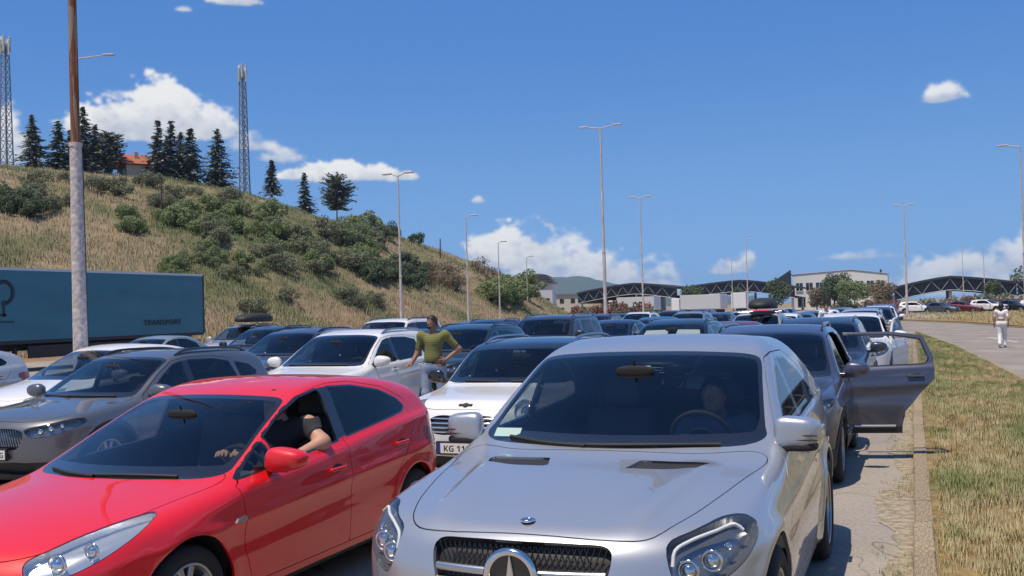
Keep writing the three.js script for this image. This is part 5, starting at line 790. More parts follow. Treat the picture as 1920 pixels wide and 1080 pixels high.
// watch house at the low end of the hill
{
  const o = new THREE.Group(), wm = std(lin(0.66, 0.63, 0.66), 0.85); part(o, 'wall', box(4.6, 3.6, 5, 0, 4.3, 0), wm); part(o, 'base', box(5, 2.6, 5.4, 0, 1.3, 0), std(lin(0.3, 0.24, 0.16), 1));
  const s = new THREE.Shape(); s.moveTo(-2.9, 0); s.quadraticCurveTo(-2.4, 1.5, 0, 1.6); s.quadraticCurveTo(2.4, 1.5, 2.9, 0); s.lineTo(2.6, -0.1); s.lineTo(-2.6, -0.1); const g = new THREE.ExtrudeGeometry(s, { depth: 5.6, bevelEnabled: false }); g.translate(0, 6.2, -2.8); const r = part(o, 'roof', g, steel); for (let k = 0; k < 4; k++) part(r, 'roof_rib', bar([-2.5 + 0.3 * k, 6.5 + k * 0.33, 2.85], [2.5 - 0.3 * k, 6.5 + k * 0.33, 2.85], 0.06, 0.06, 5), M.plastic);
  const w = part(o, 'window', box(1.2, 0.9, 0.08, -1, 5.2, 2.52), M.gloss); part(w, 'sill', box(1.4, 0.1, 0.2, -1, 4.7, 2.58), wm); part(o, 'window', box(0.8, 0.6, 0.08, 1.4, 3.4, 2.52), M.gloss);
  put(o, 'watch_house', -58, 0, -160, 0.25); tag(o, 'small white watch house with a curved metal roof past the hill end', 'building');
}
{ // low white block with many small windows, behind the watch house
  const o = new THREE.Group(), wm = std(lin(0.55, 0.53, 0.46), 0.85); part(o, 'wall', box(26, 5.2, 8, 0, 2.6, 0), wm); part(o, 'roof', box(26.6, 0.4, 8.6, 0, 5.4, 0), steel); for (let k = 0; k < 9; k++) for (let j = 0; j < 2; j++) part(o, 'window', box(1.1, 1.1, 0.08, -11.6 + k * 2.9, 1.6 + j * 2.2, 4.03), M.gloss);
  put(o, 'customs_office', -70, 0, -245); tag(o, 'low pale office block with small windows behind the left canopy', 'building');
}
// box trucks under the canopies
const tarp = std(lin(0.55, 0.57, 0.58), 0.7);
function truck(x, z, turn, label, mat = tarp, cabM = M.white) {
  const o = new THREE.Group(); part(o, 'cargo_box', rbox(2.5, 2.7, 9, 0.06, 0, 2.45, -4), mat); part(o, 'rear_door', box(1.18, 2.5, 0.05, -0.61, 2.45, 0.52), M.white); part(o, 'rear_door', box(1.18, 2.5, 0.05, 0.61, 2.45, 0.52), M.white); part(o, 'cab', rbox(2.45, 2.6, 1.9, 0.15, 0, 1.95, -9.7), cabM); part(o, 'windshield', box(2.1, 0.9, 0.05, 0, 2.5, -10.66), M.gloss); part(o, 'chassis', box(1, 0.3, 10, 0, 0.85, -4.6), M.plastic);
  for (const zz of [-0.6, -1.8, -9.4]) for (const s of [1, -1]) { const w = new THREE.CylinderGeometry(0.5, 0.5, 0.32, 20); w.rotateZ(Math.PI / 2); w.translate(s * 1.05, 0.5, zz); part(o, 'wheel', w, M.rubber); }
  put(o, 'box_truck', x, 0, z, turn); return tag(o, label, 'truck', 'box trucks at the crossing');
}
truck(-47, -196, 1.2, 'pale box truck under the left canopy', tarp); truck(-33, -190, 1.15, 'pale box truck right of the canopy tree', tarp); truck(-27.6, -176, 0.1, 'white box truck with its rear doors towards the queue', M.white);

// ------------------------------------------------------------------ trees and oleanders near the crossing
function broadTree(x, z, h, r, kind, label, group) { const o = new THREE.Group(), lobes = []; for (let i = 0; i < 11; i++) { const a = rr(0, 6.28), q = rr(0, 0.65) * r; lobes.push([Math.cos(a) * q, h * rr(0.42, 0.88), Math.sin(a) * q, r * rr(0.32, 0.52)]); } part(o, 'trunk', merge([bar([0, 0, 0], [0.1, h * 0.55, 0], h * 0.03, h * 0.018, 8), ...lobes.slice(0, 6).map((l) => bar([0.05, h * 0.35, 0], l.slice(0, 3), h * 0.012, 0.03, 5))]), barkMat); part(o, 'crown', leaves(lobes, 2600, r * 0.065, GREENS[kind]), leafMat); put(o, 'broadleaf_tree', x, 0, z); return tag(o, label, 'tree', group); }
broadTree(-23.2, -190, 6.2, 3, 'dark', 'dark leafy tree in front of the middle canopy column'); broadTree(-40.5, -200, 5.6, 3.1, 'dark', 'rounded tree between the two left canopies'); broadTree(-13.6, -200, 6.6, 3.4, 'dark', 'tallest tree in front of the white hall'); broadTree(-9.8, -196, 5.2, 3.4, 'bright', 'wide green tree before the right part of the white hall'); broadTree(-17.2, -205, 4.4, 2.6, 'dry', 'brownish tree at the left corner of the white hall'); broadTree(-4.4, -180, 4.4, 3, 'dry', 'brownish bushy tree right of the white hall'); broadTree(23.5, -215, 8.4, 5.5, 'grey', 'large pale tree above the canopy at the right edge'); broadTree(11.5, -170, 3.8, 2.4, 'dark', 'dark rounded tree under the right hand canopy'); broadTree(-31, -196, 4.6, 2.4, 'dark', 'tree behind the white truck doors');
for (const [x, z, s, k, label] of [[-37.5, -124, 1.9, 'pink', 'red flowering oleander left of the tallest lamp mast'], [-34.8, -124, 2.2, 'pink', 'pink oleander hugging the tallest lamp mast'], [-31.4, -122, 2.4, 'pink', 'large pink oleander right of the tallest lamp mast'], [-40.6, -126, 1.9, 'pink', 'low red oleander by the office block'], [-6.0, -150, 1.6, 'pink', 'pink oleander in front of the brownish bushy tree'], [-3.6, -150, 1.9, 'pink', 'tall pink oleander nearest the right canopy lamp post'], [-9.4, -152, 1.5, 'pink', 'small pink oleander below the white hall'], [2.4, -148, 1.7, 'white', 'white flowering oleander under the right hand canopy'], [4.8, -148, 1.6, 'white', 'second white oleander under the right hand canopy'], [7.2, -148, 1.8, 'pink', 'pink oleander below the canopy column'], [9.4, -148, 2.1, 'white', 'pale oleander right of the canopy column'], [13, -150, 1.5, 'pink', 'low pink oleander near the walking woman'], [-27.2, -110, 1.2, 'bright', 'yellow green hedge plant beside the lamp post foot'], [-24.8, -110, 1.1, 'bright', 'yellow green hedge plant right of the lamp post foot'], [-44.6, -112, 2.2, 'bright', 'big leafy bush at the end of the hill'], [-47.5, -118, 2.4, 'dark', 'dark leafy bush at the end of the hill'], [-8, -140, 1.8, 'dark', 'dark bush at the left of the oleanders']]) { const o = shrub(k, x, z, s, label, null, k === 'pink' || k === 'white' ? 'oleander' : 'bush', 1.1); o.position.y = 0; }
// ------------------------------------------------------------------ the blue trailer
{
  const o = new THREE.Group(), tarpM = std(0xffffff, 0.55, 0, { map: noiseTexture(512, (u, v) => { const k = 1 + tfbm(u, v, 4, 4) * 0.12; return [0.2 * k, 0.44 * k, 0.52 * k]; }) }), L = 13.6;
  const side = new THREE.PlaneGeometry(L, 2.78, 140, 6); { const p = side.attributes.position; for (let i = 0; i < p.count; i++) p.setZ(i, 0.012 * Math.sin(p.getX(i) * 4.6) * (1 - Math.abs(p.getY(i)) / 1.6) + 0.008 * fbm(p.getX(i), p.getY(i), 2)); side.computeVertexNormals(); }
  part(o, 'cargo_box', box(L, 2.82, 2.42, 0, 2.62, 0), tarpM); const cur = part(o, 'side_curtain', side.translate(0, 2.62, 1.245), tarpM); part(o, 'roof_rail', box(L + 0.02, 0.1, 2.5, 0, 4.05, 0), M.satin); part(o, 'bottom_rail', box(L + 0.02, 0.14, 2.52, 0, 1.16, 0), M.plastic);
  part(o, 'rear_frame', box(0.1, 2.9, 2.5, L / 2 + 0.06, 2.62, 0), M.plastic); part(o, 'rear_door', box(0.05, 2.7, 1.2, L / 2 + 0.13, 2.62, 0.61), std(lin(0.5, 0.5, 0.5), 0.6)); part(o, 'rear_door', box(0.05, 2.7, 1.2, L / 2 + 0.13, 2.62, -0.61), std(lin(0.5, 0.5, 0.5), 0.6));
  part(o, 'chassis', box(L, 0.28, 1, 0, 0.94, 0), M.plastic); part(o, 'underride_guard', box(6.5, 0.5, 0.06, -0.6, 0.75, 1.15), M.plastic);
  for (const wx of [2.6, 3.95, 5.3]) for (const s of [1, -1]) { const w = new THREE.Group(); w.name = 'wheel'; const t = new THREE.TorusGeometry(0.4, 0.13, 10, 26); t.scale(1, 1, 1.4); part(w, 'tyre', t, M.rubber); part(w, 'rim', new THREE.CylinderGeometry(0.29, 0.29, 0.2, 20).rotateX(Math.PI / 2), M.alloy); w.position.set(wx, 0.53, s * 1.02); o.add(w); }
  part(o, 'landing_leg', box(0.14, 0.9, 0.14, -4.2, 0.5, 0.8), M.plastic);
  // marks on the curtain: a round hooked sign with a short line below, and a line of lettering
  const ink = std(lin(0.012, 0.03, 0.045), 0.6), hook = new THREE.TorusGeometry(0.42, 0.075, 4, 28, Math.PI * 1.45); hook.scale(1, 1, 0.1); hook.rotateZ(-Math.PI * 0.6); hook.translate(-5.05, 3.12, 1.265);
  const mk = part(o, 'logo', merge([hook, box(0.12, 0.62, 0.012, -5.08, 2.5, 1.265), box(0.34, 0.1, 0.012, -5.12, 2.24, 1.265)]), ink); part(mk, 'logo_line', box(1.0, 0.055, 0.012, -5.1, 1.98, 1.265), ink);
  const font = await new FontLoader().loadAsync('fonts/droid/droid_sans_bold.typeface.json'), tx = new TextGeometry('TRANSPORT', { font, size: 0.24, depth: 0.008, curveSegments: 3 }); tx.computeBoundingBox(); tx.scale(1.35, 1, 1); tx.translate(2.6, 1.66, 1.27); part(o, 'lettering', tx, ink);
  put(o, 'semi_trailer', -34, 0, -34.4, Math.PI / 2); tag(o, 'long blue curtain sided trailer parked below the hillside', 'trailer');
}

// ------------------------------------------------------------------ the queue
const P = {
  silver: paint(lin(0.46, 0.485, 0.525), 0.6, 0.36), red: paint(lin(0.74, 0.002, 0.008), 0, 0.5), grey: paint(lin(0.14, 0.15, 0.17), 0.5, 0.38), white: paint(lin(0.78, 0.78, 0.77), 0, 0.4), blue: paint(lin(0.075, 0.083, 0.125), 0.45, 0.36), navy: paint(lin(0.02, 0.03, 0.07), 0.35, 0.38),
  black: paint(lin(0.012, 0.012, 0.014), 0.2, 0.35), dark: paint(lin(0.035, 0.037, 0.045), 0.4, 0.36), teal: paint(lin(0.02, 0.12, 0.2), 0.4, 0.36), light: paint(lin(0.55, 0.56, 0.55), 0.5, 0.36), sage: paint(lin(0.34, 0.37, 0.34), 0.5, 0.36), beige: paint(lin(0.5, 0.42, 0.33), 0.3, 0.4), maroon: paint(lin(0.16, 0.02, 0.025), 0.3, 0.38), petrol: paint(lin(0.02, 0.045, 0.06), 0.35, 0.36),
};
const basePaint = paint(lin(0.5, 0.5, 0.5));
function repaint(root, to, from = basePaint) { root.traverse((m) => { if (m.isMesh && m.material === from) m.material = to; }); return root; }
const parts = {};
function set(root, name, x, zf, L, label, turn = 0, category = 'car', group = 'cars waiting in the queue') { put(root, name, x, 0, -zf - L / 2, turn); return tag(root, label, category, group); }
// lion-like mark for the grey crossover's grille
function rampant(x, y, z, s) { const b = (a, c, r) => bar([a[0] * s, a[1] * s, 0], [c[0] * s, c[1] * s, 0], r * s, r * s * 0.7, 6); const g = merge([b([0, -0.25], [0.08, 0.25], 0.13), b([0.08, 0.25], [-0.08, 0.5], 0.12), b([-0.02, 0.2], [-0.35, 0.35], 0.06), b([-0.02, 0.05], [-0.33, 0.08], 0.055), b([0, -0.25], [-0.22, -0.55], 0.07), b([0.02, -0.25], [0.25, -0.55], 0.08), b([0.05, -0.2], [0.4, 0.0], 0.045), b([0.4, 0.0], [0.35, 0.35], 0.04)]); g.translate(x, y, z); return g; }
const latticeMesh = (o, f, at) => { const g = []; for (let i = -13; i <= 13; i++) { const u = i * 0.03; g.push(bar(at(u, 0.585, f(u, 0.6) + 0.02), at(u - 0.09 * Math.sign(u || 1), 0.79, f(u, 0.77) + 0.02), 0.005, 0.005, 4)); } part(o, 'lattice', merge(g), M.satin); };

const silver = buildCar(specCoupe, 0.025, P.silver);
{
  const r = silver.root; set(r, 'suv_coupe', -1.61, 4.0, 4.9, 'silver sloping-roof SUV nearest the camera with a star badge on its grille');
  const st = new THREE.PlaneGeometry(0.16, 0.07), w = silver.onFront(-0.66, 1.165); st.rotateX(-0.9); st.translate(-0.655, 1.165, 4.9 / 2 - w - 0.02); part(r, 'sticker', st, std(lin(0.35, 0.5, 0.45), 0.6, 0, { side: THREE.DoubleSide }));
}
const red = buildCar(specHatch, 0.025, P.red); red.root.scale.set(1, 0.965, 1.045); set(red.root, 'red_hatchback', -4.7, 3.66, 4.42 * 1.045, 'glossy red five door hatchback at the front left with an arm at its open window');
const greySpec = suv({ L: 4.3, W: 1.77, H: 1.55, plateText: 'NI 131-SG', slats: [], mesh: latticeMesh, sideStrip: false, extra: ({ onFront, at, add }) => { const p = at(0, 0.7, onFront(0, 0.7) - 0.008); add('badge', rampant(...p, 0.1), M.chrome); } });
const grey = buildCar(greySpec, 0.034, P.grey); grey.root.scale.y = 0.975; set(grey.root, 'grey_crossover', -9.35, 8.16, 4.3, 'dark grey crossover with a lion emblem behind the red hatchback');
const whiteSpec = suv({ L: 4.44, W: 1.85, H: 1.64, darkLamp: false, rails: true, railMat: M.satin, plateText: 'LE 077-VK', lamp: [[0.5, 0.8, 0.1], [0.62, 0.86, 0.22], [0.78, 0.93, 0.7], [0.85, 0.92, 0.85], [0.84, 0.84, 0.6], [0.62, 0.73, 0.16]] });
const whiteCar = buildCar(whiteSpec, 0.036, P.white); set(whiteCar.root, 'white_crossover', -8.94, 12.73, 4.44, 'white crossover with round shoulders that the man in the striped shirt stands beside');
const blueSpec = suv({ L: 4.45, W: 1.86, H: 1.63, plateText: 'BG 1842-RT', sideStrip: true });
const blue = buildCar(blueSpec, 0.034, P.blue); set(blue.root, 'blue_crossover', -1.62, 10.25, 4.45, 'blue crossover behind the silver SUV with its rear door wide open');
for (const q of blue.doors) if (q.di === 1 && q.sg === 1) { q.d.rotation.y = -80 * rad; q.d.children.forEach((c) => { if (c.name === 'window') c.material = M.lens; }); }
const compact = buildCar(specCompact, 0.034, P.white); set(compact.root, 'compact_car', -4.32, 9.43, 4.1, 'white compact car with a black roof and round headlights');
// lighter builds for the cars behind; each is copied and repainted
const proto = { suv: buildCar(suv({ plateText: 'VR 044-OP' }), 0.05, basePaint), boxy: buildCar(specBoxy, 0.05, basePaint), sedan: buildCar(specSedan, 0.055, basePaint), hatch: buildCar({ ...specHatch, extra: null, wipers: null, windows: specHatch.windows.map((w) => ({ ...w, open: false })), plate: [0.45, 'PZ 210-AC'] }, 0.055, basePaint) };
const tiny = { suv: buildCar({ ...suv({}), wipers: null }, 0.085, basePaint), sedan: buildCar(specSedan, 0.085, basePaint), hatch: buildCar({ ...specHatch, extra: null, wipers: null, windows: specHatch.windows.map((w) => ({ ...w, open: false })) }, 0.085, basePaint) };
const NAME = { suv: 'crossover', boxy: 'off_roader', sedan: 'sedan', hatch: 'hatchback' };
function copyCar(kind, color, x, zf, label, far = false, turn = 0, group) { const src = (far ? tiny : proto)[kind], o = repaint(src.root.clone(), P[color]); return set(o, NAME[kind], x, zf, src.L, label, turn, 'car', group); }
function roofBox(car, kind, c = M.plastic) { const src = proto[kind], g = egg(0.42, 0.25, 0.98, 2.8, 22), q = g.attributes.position; for (let i = 0; i < q.count; i++) { const y = q.getY(i), z = q.getZ(i); q.setY(i, (y < -0.1 ? -0.1 : y) * (1 - 0.25 * Math.max(0, z))); } g.computeVertexNormals(); g.translate(0.1, src.onTop(0, 2.9) + 0.2, src.L / 2 - 2.9); const b = part(car, 'roof_box', g, c); for (const w of [2.45, 3.3]) part(car, 'roof_bar', bar([-0.62, src.onTop(0.6, w) + 0.06, src.L / 2 - w], [0.62, src.onTop(0.6, w) + 0.06, src.L / 2 - w], 0.018, 0.018, 6), M.satin); shade(car); return b; }
const openDoor = (car, di, deg) => { let k = 0; car.children.filter((c) => c.name === 'door').forEach((d, i) => { if (i === di * 2) d.rotation.y = deg * rad; }); };
// lane beside the verge
copyCar('suv', 'dark', -1.55, 16.1, 'charcoal crossover right behind the blue crossover with the open door');
const w2 = copyCar('suv', 'white', -1.35, 22.4, 'white crossover with its front door open, third behind the silver SUV'); openDoor(w2, 0, -18);
copyCar('sedan', 'navy', -1.6, 28.6, 'dark navy sedan behind the white crossover with the open door');
// lane of the red hatchback
const shadeCar = copyCar('suv', 'black', -4.55, 18.4, 'black crossover with a white sunshade behind its windscreen');
for (const sg of [-1, 1]) { const s = new THREE.Shape(); s.moveTo(sg * 0.06, 0); s.lineTo(sg * 0.64, 0); s.lineTo(sg * 0.55, 0.5); s.lineTo(sg * 0.1, 0.52); const g = new THREE.ExtrudeGeometry(s, { depth: 0.012, bevelEnabled: false }); g.rotateX(-1.02); g.translate(0, 1.12, 4.4 / 2 - 1.62); part(shadeCar, 'sunshade', g, M.white); } shade(shadeCar);
roofBox(copyCar('suv', 'beige', -4.5, 30, 'beige crossover carrying a black roof box in the middle distance'), 'suv');
copyCar('hatch', 'white', -4.6, 36.6, 'small white hatchback right of the roof box car'); copyCar('sedan', 'maroon', -4.4, 24.6, 'maroon sedan behind the black crossover with the sunshade');
// lane of the grey crossover
copyCar('suv', 'petrol', -9.0, 17.7, 'dark petrol crossover right behind the man in the striped shirt'); copyCar('boxy', 'dark', -9.0, 23.2, 'tall boxy charcoal off-roader behind the petrol crossover');
copyCar('hatch', 'navy', -9.1, 29.6, 'navy hatchback right of the boxy off-roader'); copyCar('hatch', 'teal', -9.0, 35.0, 'teal blue hatchback in the middle distance'); copyCar('suv', 'sage', -9.2, 42.4, 'pale sage crossover, tallest roof past the teal hatchback');
// lane of the blue crossover at the left
copyCar('hatch', 'white', -13.2, 11.5, 'white hatchback whose roof shows behind the grey crossover'); copyCar('suv', 'blue', -12.8, 16.9, 'dark blue crossover left of the white crossover'); copyCar('sedan', 'black', -13, 23, 'black sedan hidden mostly behind the dark blue crossover'); copyCar('suv', 'navy', -13.1, 28.6, 'navy crossover left of the boxy charcoal off-roader'); copyCar('sedan', 'light', -13, 34.6, 'light silver sedan at the green bushes below the hill');
// farther lanes to the left
copyCar('hatch', 'light', -16.6, 10.6, 'light silver hatchback cut by the left edge'); copyCar('suv', 'dark', -18.0, 23.2, 'charcoal crossover with roof rails behind the dark blue crossover'); copyCar('boxy', 'white', -15.1, 25.6, 'tall white off-roader behind the man in the striped shirt');
copyCar('sedan', 'sage', -20.6, 21.3, 'pale sage sedan in front of the trailer wheels'); roofBox(copyCar('suv', 'light', -24.0, 30.2, 'silver crossover with a black roof box beside the trailer end'), 'suv');
copyCar('hatch', 'dark', -20.6, 29, 'dark hatchback between the sage sedan and the tall white off-roader');
// the far end of the queue
const ORD = ['fourth', 'fifth', 'sixth', 'seventh', 'eighth', 'ninth', 'tenth', 'eleventh'], cols = ['light', 'dark', 'white', 'navy', 'maroon', 'grey', 'teal', 'white', 'black', 'sage', 'blue', 'light', 'red', 'beige'], KN = ['suv', 'sedan', 'hatch'], CW = { light: 'light silver', dark: 'charcoal', white: 'white', navy: 'navy', maroon: 'maroon', grey: 'grey', teal: 'teal', black: 'black', sage: 'sage', blue: 'blue', red: 'red', beige: 'beige' };
let ci = 0;
for (const [x, z0, n, step, name] of [[-1.6, 35, 5, 7, 'the lane beside the verge'], [-4.6, 43, 5, 7, "the red hatchback's lane"], [-9.2, 49.5, 5, 7.5, "the grey crossover's lane"], [-13.2, 41, 4, 8, "the dark blue crossover's lane"], [-17, 36, 4, 8, "the tall white off-roader's lane"]])
  for (let i = 0; i < n; i++) { const c = cols[ci % cols.length], k = KN[(ci * 2 + i) % 3]; ci++; copyCar(k, c, x + rr(-0.2, 0.2), z0 + i * step + rr(-0.4, 0.4), `small ${CW[c]} ${NAME[k]} far back, ${ORD[i + 1]} in ${name}`, true); }
for (let i = 0; i < 9; i++) { const c = ['white', 'blue', 'maroon', 'white', 'black', 'white', 'navy', 'light', 'red'][i], k = KN[i % 3], x = 0.6 + i * 2.7; copyCar(k, c, x, 133 + rr(-1, 1), `tiny ${CW[c]} ${NAME[k]}, ${['first', 'second', 'third', ...ORD][i]} from the left in the row below the right canopy`, true, 1.2 + rr(-0.3, 0.3), 'cars parked below the right canopy'); }

// ------------------------------------------------------------------ people
const smin = (a, b, k) => { const h = Math.max(k - Math.abs(a - b), 0); return Math.min(a, b) - h * h / (4 * k); };
function capsule(p, a, b, r0, r1) { const bx = b[0] - a[0], by = b[1] - a[1], bz = b[2] - a[2], l2 = bx * bx + by * by + bz * bz, px = p[0] - a[0], py = p[1] - a[1], pz = p[2] - a[2], t = Math.min(1, Math.max(0, (px * bx + py * by + pz * bz) / l2)), x = px - bx * t, y = py - by * t, z = pz - bz * t; return Math.sqrt(x * x + y * y + z * z) - (r0 + (r1 - r0) * t); }
function netOf(f, lo, hi, c) { const n = lo.map((l, i) => Math.ceil((hi[i] - l) / c)), m = surfaceNet((i, j, k) => f(lo[0] + i * c, lo[1] + j * c, lo[2] + k * c), n[0], n[1], n[2], (i, j, k) => [lo[0] + i * c, lo[1] + j * c, lo[2] + k * c]); return settle(m, f, 2, 0.002); }
function plainGeo(m, uvy = 0) { const g = new THREE.BufferGeometry(); g.setAttribute('position', new THREE.Float32BufferAttribute(m.pos, 3)); g.setAttribute('normal', new THREE.Float32BufferAttribute(m.nrm, 3)); if (uvy) { const u = []; for (let i = 0; i < m.pos.length; i += 3) u.push(m.pos[i] * uvy, m.pos[i + 1] * uvy); g.setAttribute('uv', new THREE.Float32BufferAttribute(u, 2)); } g.setIndex(m.idx); return g; }
// j: joints; s = [left, right] pairs. The figure faces +z.
function person(j, w, name) {
  const bones = [];
  const B = (a, b, r0, r1) => bones.push([a, b, r0, r1]);
  B(j.pelvis, j.waist, 0.115 * w.hip, (w.waist ?? 0.105) * w.build); B(j.waist, j.chest, (w.waist ?? 0.105) * w.build, 0.125 * w.build); B([j.pelvis[0] - 0.06, j.pelvis[1] - 0.03, j.pelvis[2] - 0.01], [j.pelvis[0] + 0.06, j.pelvis[1] - 0.03, j.pelvis[2] - 0.01], 0.11 * w.hip, 0.11 * w.hip); B(j.shoulder[0], j.chest, 0.062, 0.1 * w.build); B(j.shoulder[1], j.chest, 0.062, 0.1 * w.build); B(j.chest, j.neck, 0.09, 0.052); B(j.neck, j.head, 0.052, 0.055);
  for (const k of [0, 1]) { B(j.shoulder[k], j.elbow[k], 0.056 * w.arm, 0.041 * w.arm); B(j.elbow[k], j.wrist[k], 0.042 * w.arm, 0.028 * w.arm); B(j.hip[k], j.knee[k], 0.088 * w.hip, 0.058); B(j.knee[k], j.ankle[k], 0.057, 0.038); B(j.ankle[k], j.toe[k], 0.042, 0.032); }
  const H = j.head, F = w.face ?? [0, 0, 1], fx = F[0], fz = F[2];
  const headF = (x, y, z) => { const dx = x - H[0], dy = y - H[1], dz = z - H[2], f = dx * fx + dz * fz, s = dx * fz - dz * fx; let d = (Math.sqrt((s / 0.074) ** 2 + (dy / 0.115) ** 2 + (f / 0.095) ** 2) - 1) * 0.08; d = smin(d, (Math.sqrt((s / 0.052) ** 2 + ((dy + 0.075) / 0.05) ** 2 + ((f - 0.03) / 0.06) ** 2) - 1) * 0.05, 0.03); d = smin(d, Math.hypot(s, dy + 0.022, f - 0.1) - 0.014, 0.022); for (const e of [-1, 1]) { d = smin(d, Math.hypot((s - e * 0.076) * 1.8, (dy + 0.01) * 0.7, f + 0.005) - 0.022, 0.01); d = smax(d, -(Math.hypot(s - e * 0.032, dy - 0.012, f - 0.1) - 0.014), 0.012); } return d; };
  const field = (x, y, z) => { const p = [x, y, z]; let d = 9; for (const [a, b, r0, r1] of bones) { const q = capsule(p, a, b, r0, r1); if (q < d + 0.08) d = smin(d, q, 0.05); } return smin(d, headF(x, y, z), 0.025); };
  const all = Object.values(j).flatMap((v) => Array.isArray(v[0]) ? v : [v]), lo = [0, 1, 2].map((i) => Math.min(...all.map((a) => a[i])) - 0.2), hi = [0, 1, 2].map((i) => Math.max(...all.map((a) => a[i])) + 0.2); lo[1] = Math.max(lo[1], -0.04);
  let m = netOf(field, lo, hi, 0.017);
  // hands: palm and five fingers, curled a little
  const hands = []; for (const k of [0, 1]) {
    const a = V(...j.wrist[k]), dir = V(...j.hand[k]).sub(a).normalize(), up = V(...(j.palm?.[k] ?? [0, 0, 1])).normalize(), side = dir.clone().cross(up).normalize(), n2 = side.clone().cross(dir), at = (d, s, n) => { const q = a.clone().addScaledVector(dir, d).addScaledVector(side, s * (k ? 1 : -1)).addScaledVector(n2, n); return [q.x, q.y, q.z]; };
    const hb = [[at(-0.02, 0, 0), at(0.05, 0, 0), 0.027, 0.03], [at(0.04, -0.022, 0), at(0.085, -0.026, 0), 0.02, 0.014], [at(0.04, 0.022, 0), at(0.085, 0.026, 0), 0.02, 0.014]];
    [[-0.03, 0.145], [-0.01, 0.165], [0.011, 0.16], [0.031, 0.138]].forEach(([s, l]) => { hb.push([at(0.085, s, 0), at(l - 0.028, s * 1.1, 0.014), 0.0105, 0.0095], [at(l - 0.028, s * 1.1, 0.014), at(l, s * 1.1, 0.036), 0.0095, 0.008]); }); hb.push([at(0.02, -0.03, 0.005), at(0.06, -0.058, 0.018), 0.014, 0.011], [at(0.06, -0.058, 0.018), at(0.09, -0.058, 0.032), 0.011, 0.009]);
    const hf = (x, y, z) => { let d = 9; for (const [p, q, r0, r1] of hb) { const e = capsule([x, y, z], p, q, r0, r1); d = smin(d, e, 0.008); } return d; }, pts = hb.flatMap((b) => [b[0], b[1]]);
    hands.push(netOf(hf, [0, 1, 2].map((i) => Math.min(...pts.map((p) => p[i])) - 0.05), [0, 1, 2].map((i) => Math.max(...pts.map((p) => p[i])) + 0.05), 0.006));
  }
  const root = new THREE.Group(); root.name = name;
  const fold = (m, d, amp, f) => ({ idx: m.idx, nrm: m.nrm, pos: m.pos.map((p, i) => { const o = i - i % 3, k = fbm(m.pos[o] * f, m.pos[o + 1] * f * 0.7, m.pos[o + 2] * f, 3) + 0.6 * fbm(m.pos[o] * f * 0.4 + m.pos[o + 1] * f * 0.9, 3, m.pos[o + 2] * f * 0.4, 2); return p + m.nrm[i] * Math.max(0.006, d + amp * k); }) });
  const collar = (x, y, z) => Math.max(y - j.neck[1] - 0.03, y > j.neck[1] - 0.06 ? 0.078 - Math.hypot(x - j.neck[0], z - j.neck[2]) : -1);
  part(root, 'body', plainGeo(join(m, ...hands)), w.skin);
  const armD = (x, y, z) => Math.min(...[0, 1].map((k) => { const e = j.shoulder[k].map((v, i) => lerp(v, j.elbow[k][i], w.sleeve)); return capsule([x, y, z], j.shoulder[k], e, 0.11, 0.085); }));
  const foreD = (x, y, z) => Math.min(...[0, 1].map((k) => capsule([x, y, z], j.elbow[k], j.hand[k], 0.075, 0.075)));
  let [shirt] = split(m, (x, y, z) => Math.max(Math.min(Math.max(Math.abs(x - j.chest[0]) - 0.23, j.pelvis[1] + w.hem - y, -(foreD(x, y, z) - 0.012)), armD(x, y, z)), collar(x, y, z))); if (w.shirt) part(root, 'shirt', plainGeo(fold(shirt, 0.012, 0.022, 11), 1), w.shirt);
  const handAway = (x, y, z) => 0.09 - Math.min(capsule([x, y, z], j.wrist[0], j.hand[0], 0.0, 0), capsule([x, y, z], j.wrist[1], j.hand[1], 0, 0));
  let [pants] = split(m, (x, y, z) => Math.max(y - j.pelvis[1] - 0.06, 0.075 - y, y > 0.6 ? Math.min(0.03, handAway(x, y, z)) : -1)); if (w.pants) part(root, 'trousers', plainGeo(fold(pants, 0.02, 0.024, 9)), w.pants);
  if (w.belt) { const [b] = split(m, (x, y, z) => Math.max(Math.abs(y - j.pelvis[1] - 0.06) - 0.022, handAway(x, y, z))); part(root, 'belt', plainGeo(inset(b, -0.02)), w.belt); }
  const [shoe] = split(m, (x, y, z) => y - 0.085); part(root, 'shoes', plainGeo(inset(shoe, -0.008)), w.shoes);
  const loc = (x, y, z) => { const dx = x - H[0], dz = z - H[2]; return [dx * fz - dz * fx, y - H[1], dx * fx + dz * fz]; };
  const [hair] = split(m, (x, y, z) => { const [s, u, f] = loc(x, y, z); if (Math.hypot(s, u, f) > 0.2) return 1; return Math.min(Math.max(f * 0.9 - u * 0.75 - 0.02 + (w.beard ? 0 : 0), -u - 0.06), w.beard ? Math.max(u + 0.035, -(f - 0.0), Math.abs(s) - 0.09, -u - 0.15, (f - 0.075) * (u > -0.07 && Math.abs(s) < 0.03 ? 1 : -1)) : 1); });
  part(root, 'hair', plainGeo(inset(hair, -0.012)), w.hair);
  if (w.longHair) { const hf = (x, y, z) => { const [s, u, f] = loc(x, y, z); return smin((Math.sqrt((s / 0.088) ** 2 + ((u - 0.02) / 0.115) ** 2 + ((f + 0.02) / 0.1) ** 2) - 1) * 0.09, capsule([s, u, f], [0, 0, -0.05], [0, -w.longHair, -0.085], 0.085, 0.05), 0.04); }; let q = netOf(hf, [H[0] - 0.2, H[1] - w.longHair - 0.12, H[2] - 0.24], [H[0] + 0.2, H[1] + 0.2, H[2] + 0.24], 0.014); [q] = split(q, (x, y, z) => { const [s, u, f] = loc(x, y, z); return f - 0.035 - Math.max(0, u) * 0.5; }); part(root, 'hair', plainGeo(q), w.hair); }
  return root;
}
